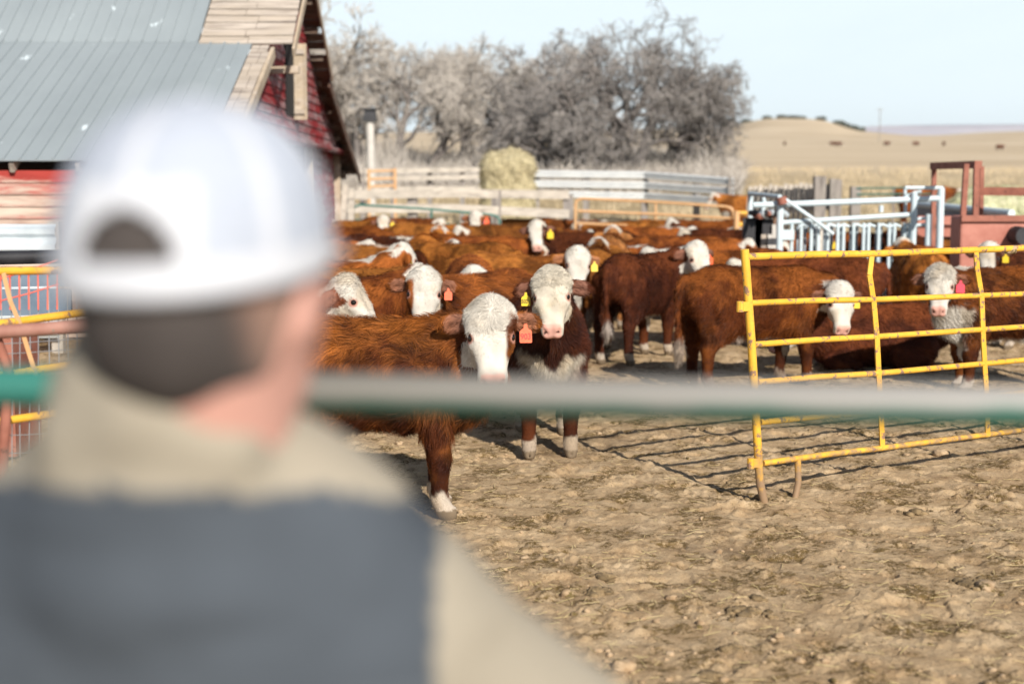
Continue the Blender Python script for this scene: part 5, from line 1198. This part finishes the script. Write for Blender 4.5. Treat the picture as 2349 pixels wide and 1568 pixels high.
# ------------------------------------------------------------------ the herd
def Yv(v, s=1.0, zb=1.03): return (CAM_Z - zb * s) * F_PX / (v - 430.0)
def cow_at(x, y, hd, label, look=None, sc_=1.0, tags=(), **P):
    P.setdefault('seed', int(abs(x * 131 + y * 71)) % 997 + 1)
    d = sqrt(x * x + y * y)
    if look == 'cam':
        yw = math.degrees(atan2(-y, -x)) - hd; yw = (yw + 180) % 360 - 180; P['yaw'] = max(-108, min(108, yw)); P.setdefault('pitch', 60)
    P.setdefault('h', 0.013 if d < 11 else 0.017 if d < 16 else 0.024)
    P.setdefault('nh', 34000 if d < 11 else 18000 if d < 16 else 9000); P.setdefault('hw', 0.0034 if d < 11 else 0.0045 if d < 16 else 0.007)
    P.setdefault('segs', 3 if d < 16 else 2); P.setdefault('tail', ((x * 17.3) % 1 - .5) * .1)
    rr = random.Random(P['seed']); P.setdefault('hs', rr.uniform(.94, 1.06)); P.setdefault('ear', rr.uniform(0, 26)); P.setdefault('roll', rr.uniform(-7, 7)); P.setdefault('patch', rr.choice((0, 0, 0, 1, -1))); P.setdefault('lid', rr.random() < .6); k_ = rr.uniform(.55, 1.2)
    for q in ('base', 'base2'): P[q] = tuple(v * k_ for v in P[q])
    P.setdefault('fat', 0.95 + rr.random() * .12); P.setdefault('neck', 24)
    P.setdefault('stance', tuple(rr.uniform(-.09, .09) for _ in range(4)))
    ch, sh = cos(R(hd)), sin(R(hd)); st_ = P['stance']
    zz = min(gz(x + a * ch - b_ * sh, y + a * sh + b_ * ch) for a, b_ in ((.40 + st_[0], .13), (.40 + st_[1], -.13), (-.5 + st_[2], .14), (-.5 + st_[3], -.14)))
    return make_cow(P, (x, y, zz + 0.012), hd, label, sc_, tags)
K1 = dict(base=(0.062, 0.016, 0.005), base2=(0.29, 0.092, 0.018)); K2 = dict(base=(0.062, 0.016, 0.007), base2=(0.13, 0.035, 0.011)); K3 = dict(base=(0.185, 0.060, 0.012), base2=(0.36, 0.132, 0.026)); K4 = dict(base=(0.105, 0.027, 0.007), base2=(0.27, 0.080, 0.016))
TY = lambda s, t=None, k=1.0: (s, M_TAGY, dict(text=t, size=k * .85)); TO = lambda s, t=None, k=1.0: (s, M_TAGO, dict(text=t, size=k * .92, ink=M_INKR))
# front cows
cow_at(-0.78, 7.42, 3, 'shaggy red cow nearest the camera, white face, orange 903 ear tag', 'cam', tags=[TO(1, '903', 1.0)], h=.0100, nh=75000, hw=.0026, segs=5, hair=.058, fat=.92, curl=.85, nh2=12000, poll2=.038, lift2=.22, clump2=11., curl2=.6, pollf=.13, patch=1, pitch=64, neck=27, belly=0, bib=0, stance=(0.0, 0.02, .05, -.05), seed=3, hs=1.04, clump=10., cvar=.45, tail=0, **K1)
cow_at(0.23, 9.45, -88, 'red cow with curly white face and white breast, yellow numbered ear tag', 'cam', tags=[TY(-1, '5021', 0.95)], h=.0105, nh=45000, hw=.0028, nh2=9000, poll2=.024, curl2=.9, clump2=45., lift2=.55, pitch=58, neck=40, bib=1, sock=.7, stance=(0, .02, .05, -.05), seed=8, wtint=(1, .97, .9), **K2)
cow_at(-0.27, 10.95, -128, 'red cow with broad smooth white face between two brown backs, orange ear tag', 'cam', tags=[TO(1, None, .9)], h=.011, nh=42000, hw=.003, hair=.055, curl=.45, pitch=60, neck=24, hs=1.05, seed=5, **K4)
cow_at(-1.93, 9.75, -12, 'cow at the man\'s ear, white face hanging down in three-quarter view', None, yaw=-8, pitch=46, neck=24, nh2=2500, poll2=.03, lift2=.6, hs=1.08, patch=0, seed=12, **K2)
cow_at(-1.22, 11.75, 172, 'golden brown cow body left of the broad smooth white face', None, yaw=20, pitch=60, neck=0, seed=14, **K3)
cow_at(0.06, 14.15, -24, 'cow with white face and white neck, yellow tag, behind the curly-faced one', 'cam', tags=[TY(1, None, 1.1)], pitch=62, neck=26, bib=2, seed=17, **K3)
cow_at(1.28, 14.2, 60, 'dark red cow with white face turned back, red tag, left of the long brown cow', None, yaw=-124, tags=[(1, M_TAGO, dict(size=1.0))], pitch=60, neck=24, nl=1.15, patch=0, seed=19, **K2)
cow_at(0.93, 15.6, 84, 'brown cow seen from behind between the two white-faced standing cows', None, yaw=5, pitch=50, neck=20, seed=23, tail=0.03, **K3)
cow_at(2.13, 12.3, 24, 'long brown cow behind the gate end post, rump forward, face turned to the camera', 'cam', tags=[TY(1, None, 1.0)], pitch=66, neck=-8, nh=34000, h=.0125, hw=.0036, belly=.5, bib=0, sock=.4, tail=-0.03, seed=27, **K4)
cow_at(3.18, 14.95, 172, 'dark brown broadside cow behind the left panel of the yellow gate', None, yaw=-10, pitch=60, neck=5, sc_=.95, seed=29, **K2)
cow_at(4.22, 12.15, 196, 'brown cow with woolly white face and crest, pink tag, behind the right uprights', 'cam', tags=[(1, M_TAGP, dict(size=1.0))], h=.012, nh=34000, pitch=60, neck=16, crest=1, bib=2, nh2=5000, poll2=.03, curl2=.9, clump2=40., seed=31, **K4)
cow_at(3.5, 13.62, 178, 'dark brown cow lying on the ground behind the yellow gate', None, yaw=30, pitch=30, neck=-10, lying=True, sc_=.95, seed=33, bib=0, belly=0, **K2)
cow_at(4.62, 16.2, 86, 'light brown cow seen from behind above the lying one', None, yaw=0, pitch=50, neck=20, seed=35, tail=.04, **K3)
cow_at(5.95, 17.3, 4, 'brown broadside cow below the rusty tank', None, yaw=0, pitch=45, neck=10, seed=37, **K4)
cow_at(5.75, 15.4, 188, 'cow with clean white face and yellow tag at the right edge under the rail', 'cam', tags=[TY(1, None, 1.1)], pitch=62, neck=28, seed=39, **K2)
cow_at(-0.38, 13.35, -86, 'cow peeping over a brown back with only its white brow and ears showing', 'cam', tags=[TO(1, None, .9)], pitch=62, neck=8, seed=41, **K4)
cow_at(-1.78, 13.0, 8, 'brown cow whose pale crest rises behind the broad smooth white face', None, yaw=30, pitch=50, neck=34, tags=[TY(-1, None, .9)], seed=43, crest=1, **K4)
cow_at(2.33, 15.35, 176, 'brown cow with curled white ear left of the gate end post', None, yaw=15, pitch=55, neck=14, crest=1, seed=45, **K4)
cow_at(3.15, 16.7, 4, 'golden brown cow along the foot of the blue chute', None, sc_=.9, yaw=-20, pitch=50, neck=10, seed=47, **K3)
H = [  # u, v of the back, heading, label, options
 (742, 640, 12, 'brown cow half hidden by the man\'s cheek', dict(**K4)),
 (800, 560, 2, 'golden cow with white-splashed lowered head, left side of the herd', dict(yaw=-20, pitch=55, neck=6, crest=.6, **K3)),
 (962, 574, 72, 'dark brown rump turned to the camera above the broad smooth white face', dict(tail=.05, **K2)),
 (1062, 558, 160, 'ochre cow under the arched tail of the long dark cow', dict(yaw=20, neck=5, **K3)),
 (1232, 551, 16, 'long very dark brown cow with its tail arched to the left', dict(base=(.06, .017, .010), base2=(.12, .035, .016), tail=-.04)),
 (790, 521, 176, 'brown cow near the barn corner', dict(**K4)),
 (893, 512, -82, 'small white face with yellow tag above a cluster of white-marked heads', dict(look='cam', neck=38, tags=[TY(1, None, 1.5)], **K2)),
 (870, 538, -30, 'cow with white lowered head in the cluster beneath the small yellow-tagged face', dict(yaw=-25, pitch=55, neck=10, crest=1, **K2)),
 (985, 536, 92, 'golden rump facing the camera right of the white-marked cluster', dict(tail=.02, **K3)),
 (1090, 538, 4, 'brown cow below the tall narrow white face', dict(yaw=10, neck=0, **K4)),
 (985, 515, 4, 'golden cow behind the golden rump', dict(neck=5, **K3)),
 (1082, 512, -72, 'tall narrow white face with orange tag in front of the plank fence', dict(look='cam', neck=52, pitch=68, tags=[TO(1, None, 1.5)], **K4)),
 (1180, 514, 178, 'ochre cow right of the tall narrow white face', dict(neck=5, **K3)),
 (1345, 531, 168, 'dark cow with white face and yellow tag in the middle of the back rows', dict(look='cam', neck=36, tags=[TY(1, None, 1.4)], **K2)),
 (1245, 524, 10, 'brown cow left of the dark cow with the yellow tag', dict(neck=4, **K4)),
 (1400, 541, 94, 'light golden rump seen from behind in the back rows', dict(tail=-.02, base=(.30, .115, .034), base2=(.40, .17, .055))),
 (1408, 508, 182, 'cow with white crested neck behind the light golden rump', dict(crest=1, yaw=10, neck=12, **K3)),
 (1540, 562, 176, 'brown cow with hooked white crest left of the dark red cow\'s face', dict(crest=1, yaw=30, neck=8, pitch=60, **K4)),
 (1470, 520, 8, 'brown cow with white streaked shoulders below the orange gate', dict(crest=1, neck=10, **K4)),
 (1560, 541, 2, 'long brown back just above the dark red cow', dict(neck=4, **K4)),
 (1592, 522, 4, 'brown cow with a round yellow tag, third row from the back', dict(yaw=-50, neck=14, tags=[TY(-1, None, 1.6)], **K4)),
 (1640, 503, 178, 'brown cow farthest back beneath the orange gate\'s right end', dict(neck=16, **K4)),
 (1525, 504, 6, 'brown cow farthest back beneath the middle of the orange gate', dict(neck=6, crest=1, **K3)),
 (1690, 524, 170, 'dark brown cow against the black chute curtain', dict(neck=8, **K2)),
 (1672, 551, 4, 'reddish cow left of the chute, just above the curled white ear', dict(neck=6, **K4)),
 (1300, 503, 4, 'brown cow farthest back at the thick grey post', dict(neck=10, **K4)),
 (1210, 505, 176, 'brown cow farthest back under the plank fence\'s right half', dict(neck=8, **K3)),
 (905, 500, 4, 'dark brown cow farthest back behind the green gate', dict(neck=8, **K4)),
 (820, 503, -160, 'cow with curved white markings by the barn corner, farthest back', dict(crest=1, yaw=-30, neck=14, **K3)),
 (1885, 536, 4, 'brown cow seen through the left bars of the chute', dict(neck=8, **K4)),
 (2000, 533, 175, 'brown cow with yellow tag seen through the middle bars of the chute', dict(look='cam', neck=10, tags=[TY(1, None, 1.5)], **K2)),
 (2110, 530, 6, 'golden cow seen through the right bars of the chute', dict(neck=8, **K3)),
 (700, 548, 8, 'brown cow behind the man\'s cap edge', dict(neck=8, **K4)),
]
for (u, v, h_, lb, o) in H:
    s_ = o.pop('sc_', 0.94 + 0.012 * (int(u * 7) % 11)); Y = Yv(v, s_); x = X_at(u, Y, 0.9); look = o.pop('look', None); tg = o.pop('tags', ())
    o.setdefault('yaw', 0) if look is None else None
    o.setdefault('pitch', 52); h_ += ((int(u) * 13) % 50 - 25) * (.9 if abs(h_ - 90) > 30 else .4); o['hair'] = .055; cow_at(x, Y, h_, lb, look, s_, tg, **o)
# cattle outside the corral
def far_cow(u, v, Y, h_, label, zoff=0.0, **o):
    x = X_at(u, Y, 2); g = base_h(x, Y); o.setdefault('pitch', 50); D = dict(h=.035, nh=2500, hw=.012, segs=1, seed=int(u) % 97, **o)
    return make_cow(D, (x, Y, g), h_, label, 1.1, (), group='cattle on the pasture beyond the corral')
far_cow(1722, 0, 36.5, 175, 'golden cow behind the end of the pale guardrail fence', yaw=0, neck=20, **K3)
far_cow(2125, 0, 40.0, 0, 'brown cow back showing above the chute in the pasture', yaw=0, neck=0, **K4)
far_cow(2232, 0, 33.5, 20, 'brown cow standing between the steel frame and the round bale', yaw=0, neck=5, **K4)
for (u, Y, h_, lb) in ((1798, 345, 80, 'tiny dark cow far out left of the distant pair'), (1908, 340, 170, 'left cow of the distant touching pair on the pasture'), (1922, 336, 5, 'right cow of the distant touching pair on the pasture'),
                       (2032, 345, 10, 'distant cow first to the right of the touching pair'), (2097, 345, 185, 'distant cow second to the right of the touching pair'), (2162, 350, 60, 'faintest distant cow, third right of the touching pair'), (2291, 275, 5, 'reddest distant cow, nearest and farthest right on the pasture')):
    far_cow(u, 0, Y, h_, lb, yaw=0, neck=-10, **K2)
# ------------------------------------------------------------------ the man leaning on the rail
M_SKIN = m_fur('skin', 0.55, 0.3); M_CLOTH = m_fur('cloth', 0.9, 0.1)
def build_man():
    RX, RY_ = -0.275, 1.25; root = thing('person', (RX, RY_, 0), 'man in white mesh-back cap and tan jacket with grey back, seen from behind', 'person')
    fd = np.array([0.21, 0.97, 0.0]); fd /= np.linalg.norm(fd); sd = np.array([fd[1], -fd[0], 0]); up = np.array([0, 0, 1.0])
    c = np.array([0.022, -0.105, 1.645])
    def hp(f, s, z): return c + fd * f + sd * s + up * z
    S = SDF((-0.42, -0.30, 0.02), (0.44, 0.80, 1.82), 0.0085)
    S.cone(hp(-0.025, 0, 0.02), hp(0.02, 0, 0.02), 0.092, 0.088, k=0.03, flat=sd, fs=0.88)
    S.cone(hp(0.02, 0, -0.03), hp(0.05, 0, -0.075), 0.072, 0.050, k=0.04, flat=sd, fs=0.9)
    for s in (-1, 1): S.cone(hp(0.035, s * 0.050, -0.03), hp(0.045, s * 0.040, -0.095), 0.046, 0.036, k=0.03)
    S.cone(hp(0.085, 0, -0.105), hp(0.05, 0, -0.10), 0.022, 0.04, k=0.03)
    S.cone(hp(0.098, 0, 0.0), hp(0.118, 0, -0.032), 0.010, 0.015, k=0.012)
    for s in (-1, 1):
        S.cone(hp(0.088, s * 0.030, 0.008), hp(0.09, s * 0.034, 0.006), 0.012, 0.012, k=0.01, sub=True)
        S.cone(hp(0.0, s * 0.080, 0.008), hp(-0.004, s * 0.092, -0.045), 0.024, 0.018, k=0.012, flat=sd, fs=0.6); S.cone(hp(-.012, s * .092, .012), hp(-.012, s * .092, -.01), .02, .016, k=.01, flat=sd, fs=.5)
        S.cone(hp(0.078, s * 0.02, -0.068), hp(0.084, 0, -0.066), 0.007, 0.009, k=0.012)
    S.cone((0.005, -0.045, 1.40), hp(-0.015, 0.008, -0.07), 0.078, 0.070, k=0.03)
    S.chain([(0, 0.02, 0.95), (0, 0.01, 1.15), (0, -0.02, 1.32)], [0.15, 0.155, 0.16], k=0.05, flat=(0, 1, 0), fs=0.68)
    S.cone((-0.15, -0.01, 1.34), (0.15, -0.01, 1.34), 0.075, 0.075, k=0.05)
    arms = {}
    for s in (-1, 1):
        sh, el, wr = (s * 0.178, -0.005, 1.290), (s * 0.41, 0.10, 1.09), (s * 0.12, 0.21, 1.03)
        S.chain([sh, el, wr], [0.062, 0.045, 0.030], k=0.03); arms[s] = (sh, el, wr)
        S.chain([(s * 0.09, 0.02, 0.92), (s * 0.11, 0.05, 0.50), (s * 0.115, 0.02, 0.10)], [0.095, 0.06, 0.042], k=0.03)
        S.cone((s * 0.115, 0.0, 0.06), (s * 0.13, 0.15, 0.045), 0.04, 0.03, k=0.03)
    V, Q = S.mesh()
    # hands closed over the rail
    parts = [(V, Q)]; hands = SDF((-0.24, 0.08, 0.92), (0.24, 0.36, 1.14), 0.0042)
    for s in (-1, 1):
        wr = np.array(arms[s][2]); hd = np.array([-s * 0.93, 0.30, -0.12 if s > 0 else 0.10]); hd /= np.linalg.norm(hd); yo = np.array([0, 0.022 if s > 0 else -0.016, 0.0])
        pc = wr + hd * 0.075 + yo; side = np.array([0, 0.15, 0.98]); side -= hd * side.dot(hd); side /= np.linalg.norm(side); pal = np.cross(hd, side) * s
        if pal[1] > 0: pal = -pal
        hands.cone(wr, pc, 0.027, 0.031, k=0.02, flat=pal, fs=0.62)
        for i, (dx, l_) in enumerate(((0.033, 1.0), (0.011, 1.1), (-0.011, 1.05), (-0.032, 0.85))):
            k0 = pc + side * dx + hd * 0.018; a = k0 + hd * 0.038 * l_ + pal * 0.012; b_ = a + hd * 0.016 * l_ + pal * 0.024; e = b_ - hd * 0.006 + pal * 0.018
            hands.chain([pc * .6 + k0 * .4, k0, a, b_, e], [0.012, 0.0105, 0.0095, 0.0088, 0.0078], k=0.006)
        t0 = wr + hd * 0.03 + side * 0.026 + yo; t1 = t0 + side * 0.022 + hd * 0.028 + pal * .012; t2 = t1 + hd * 0.030 + pal * .012
        hands.chain([t0, t1, t2], [0.014, 0.012, 0.0095], k=0.008)
    hv, hq = hands.mesh(); V = np.concatenate([V, hv]); Q = np.concatenate([Q, hq + len(V) - len(hv)])
    n1 = fbm(V * 18, 3)[:, None]; C = np.array([[0.50, 0.275, 0.225]]) * (0.9 + 0.2 * n1)
    link('body', mesh_np('body', V, quads=Q, cols=C), M_SKIN, root)
    # clipped hair under the cap
    S = SDF((-0.12, -0.25, 1.50), (0.18, 0.06, 1.80), 0.006)
    S.cone(hp(-0.026, 0, 0.0), hp(-0.010, 0, 0.005), 0.096, 0.095, k=0.03, flat=sd, fs=0.90); S.cone(hp(-0.045, 0, -0.055), hp(-0.035, 0, -0.02), 0.066, 0.08, k=0.03, flat=sd, fs=1.0)
    for s in (-1, 1): S.cone(hp(0.035, s * 0.072, 0.03), hp(0.03, s * 0.072, -0.01), 0.014, 0.008, k=0.02)
    for s in (-1, 1): S.cone(hp(-0.02, s * 0.062, -0.01), hp(-0.03, s * 0.045, -0.075), 0.030, 0.030, k=0.02)
    hv, hq = S.mesh(); n1 = fbm(hv * 60, 3)[:, None]; hN = vert_normals(hv, hq)
    hc = np.array([[0.058, 0.050, 0.047]]) * (0.75 + 0.5 * n1)
    lat = np.abs((hv - c) @ sd); fdm = (sstep(0.060, 0.086, lat) * sstep(0.01, -0.045, hv[:, 2] - c[2]))[:, None] * 0.75; hc = hc * (1 - fdm) + np.array([[0.36, 0.22, 0.17]]) * fdm
    ho = link('hair', mesh_np('hair', hv, quads=hq, cols=hc), M_CLOTH, root)
    # cap
    M_CAP = mat_noise('white_cap_cloth', (0.46, 0.475, 0.515), (0.50, 0.515, 0.555), 40, 0.9, bump=0.15); M_MESH = mat_noise('white_cap_mesh', (0.35, 0.385, 0.455), (0.39, 0.425, 0.495), 90, 0.9, bump=0.4)
    nph, nz_ = 120, 44; VV = []; zb = -0.012; hh = 0.134; F0, F1, F2 = [], [], []
    for i in range(nz_ + 1):
        t = i / nz_; z = hh * sin(t * pi / 2) ** 0.95 if i < nz_ else hh; rr = max(0.0, (1 - (z / hh) ** 2.6)) ** (1 / 2.2)
        for j in range(nph):
            a = 2 * pi * j / nph; q = fd * cos(a) * 0.124 * rr + sd * sin(a) * 0.104 * rr
            p = c + q + up * (zb + z) + fd * (-0.004); p = p + up * (0.12 * (q @ fd)) * (1 - t * .6)
            VV.append(p)
    for i in range(nz_):
        for j in range(nph):
            a = 2 * pi * (j + .5) / nph - pi; z = (hh * sin((i + .5) / nz_ * pi / 2)); ang = abs(a)
            if 0.026 < z < 0.060 and ang < 0.36 * sqrt(max(0, 1 - ((z - 0.026) / 0.034) ** 2)): continue
            f_ = (i * nph + j, i * nph + (j + 1) % nph, (i + 1) * nph + (j + 1) % nph, (i + 1) * nph + j)
            seam = min(abs(((ang + .0) % (pi / 3)) - pi / 3), abs((ang % (pi / 3))))
            fabric = ang > 1.75 or z < 0.026 or seam < 0.065 or (z < 0.078 and ang < 0.50)
            (F0 if fabric else F1).append(f_)
    me = bpy.data.meshes.new('cap'); me.from_pydata([tuple(v) for v in VV], [], F0 + F1); me.materials.append(M_CAP); me.materials.append(M_MESH)
    me.polygons.foreach_set('material_index', [0] * len(F0) + [1] * len(F1)); me.polygons.foreach_set('use_smooth', [True] * (len(F0) + len(F1)))
    cp_ = bpy.data.objects.new('cap', me); col.objects.link(cp_); cp_.parent = root; so = cp_.modifiers.new('s', 'SOLIDIFY'); so.thickness = 0.003
    S = SDF((-0.15, -0.1, 1.56), (0.30, 0.30, 1.72), 0.005)
    S.cone(hp(0.10, -0.04, 0.0), hp(0.175, -0.022, 0.0), 0.05, 0.045, k=0.02, flat=(0, 0, 1), fs=0.10); S.cone(hp(0.10, 0.04, 0.0), hp(0.175, 0.022, 0.0), 0.05, 0.045, k=0.02, flat=(0, 0, 1), fs=0.10)
    hv, hq = S.mesh(); link('brim', mesh_np('brim', hv, quads=hq), M_CAP, cp_)
    mb = MB(); p = c + up * (zb + hh) ; mb.tube([p - up * 0.002, p + up * 0.004, p + up * 0.006], 0.01, 12, rs=[0.010, 0.009, 0.004]); mb.build('button', M_CAP, cp_, True)
    # jacket
    S = SDF((-0.50, -0.32, 0.72), (0.50, 0.60, 1.64), 0.009)
    S.chain([(0, 0.03, 0.86), (0, 0.02, 1.05), (0, -0.01, 1.22), (0, -0.03, 1.32)], [0.19, 0.195, 0.205, 0.19], k=0.06, flat=(0, 1, 0), fs=0.70)
    S.cone((-0.14, -0.02, 1.318), (0.14, -0.02, 1.318), 0.088, 0.088, k=0.06); S.cone((-0.06, -0.05, 1.41), (0.06, -0.05, 1.41), 0.078, 0.078, k=0.07)
    S.chain([(-0.015, -0.06, 1.42), (-0.014, -0.085, 1.528)], [0.128, 0.090], k=0.03); S.chain([(-0.07, -0.13, 1.505), (-0.01, -0.15, 1.525), (0.045, -0.14, 1.495)], [0.028, 0.03, 0.028], k=0.03); S.cone((-0.13, -0.03, 1.40), (0.13, -0.03, 1.39), 0.07, 0.066, k=0.05)
    for s in (-1, 1):
        sh, el, wr = arms[s]; S.chain([sh, el, wr], [0.094, 0.078, 0.052], k=0.05)
    S.cone((0.022, -0.048, 1.562), (0.03, -0.055, 1.70), 0.076, 0.090, k=0.01, sub=True)
    V, Q = S.mesh(); Nn = vert_normals(V, Q)
    fold = (fbm(V * np.array([4, 4, 11]), 3, 3.0) - 0.5) * 0.022 + (fbm(V * 26, 2, 9.0) - .5) * 0.004; V = V + Nn * fold[:, None]
    x, y, z = V.T; n1 = fbm(V * 7, 3)[:, None]
    gy = (z < 1.472 - 0.10 * np.abs(x + 0.04) - 0.9 * np.clip(np.abs(x) - .12, 0, 1) ** 1.5) & (x < 0.212) & (x > -0.255) & (y < 0.03)
    C = np.where(gy[:, None], np.array([[0.070, 0.082, 0.098]]) * (0.7 + 0.6 * n1), np.array([[0.275, 0.245, 0.195]]) * (0.92 + 0.16 * n1))
    cord = gy & (z > 1.30); C[cord] *= 0.80
    link('jacket', mesh_np('jacket', V, quads=Q, cols=C), M_CLOTH, root)
    S = SDF((-0.25, -0.25, 0.05), (0.25, 0.25, 1.02), 0.012)
    S.cone((-0.04, 0.02, 0.92), (0.04, 0.02, 0.92), 0.155, 0.155, k=0.05, flat=(0, 1, 0), fs=0.75)
    for s in (-1, 1): S.chain([(s * 0.09, 0.02, 0.86), (s * 0.11, 0.04, 0.50), (s * 0.115, 0.01, 0.12)], [0.115, 0.082, 0.072], k=0.04)
    V, Q = S.mesh(); C = np.tile(np.array([[0.05, 0.075, 0.13]]), (len(V), 1)) * (0.8 + .4 * fbm(V * 9, 3)[:, None]); link('trousers', mesh_np('trousers', V, quads=Q, cols=C), M_CLOTH, root)
    for s in (-1, 1):
        S = SDF((-0.25, -0.15, -0.03), (0.25, 0.30, 0.24), 0.008)
        S.cone((s * 0.115, 0.0, 0.19), (s * 0.115, 0.0, 0.07), 0.058, 0.055, k=0.03); S.cone((s * 0.115, 0.0, 0.045), (s * 0.135, 0.17, 0.035), 0.050, 0.042, k=0.03, flat=(0, 0, 1), fs=0.95)
        V, Q = S.mesh(); V[:, 2] = np.maximum(V[:, 2], -0.005); C = np.tile(np.array([[0.12, 0.065, 0.035]]), (len(V), 1)); link('boot', mesh_np('boot', V, quads=Q, cols=C), M_CLOTH, root)
build_man()
add_haze()
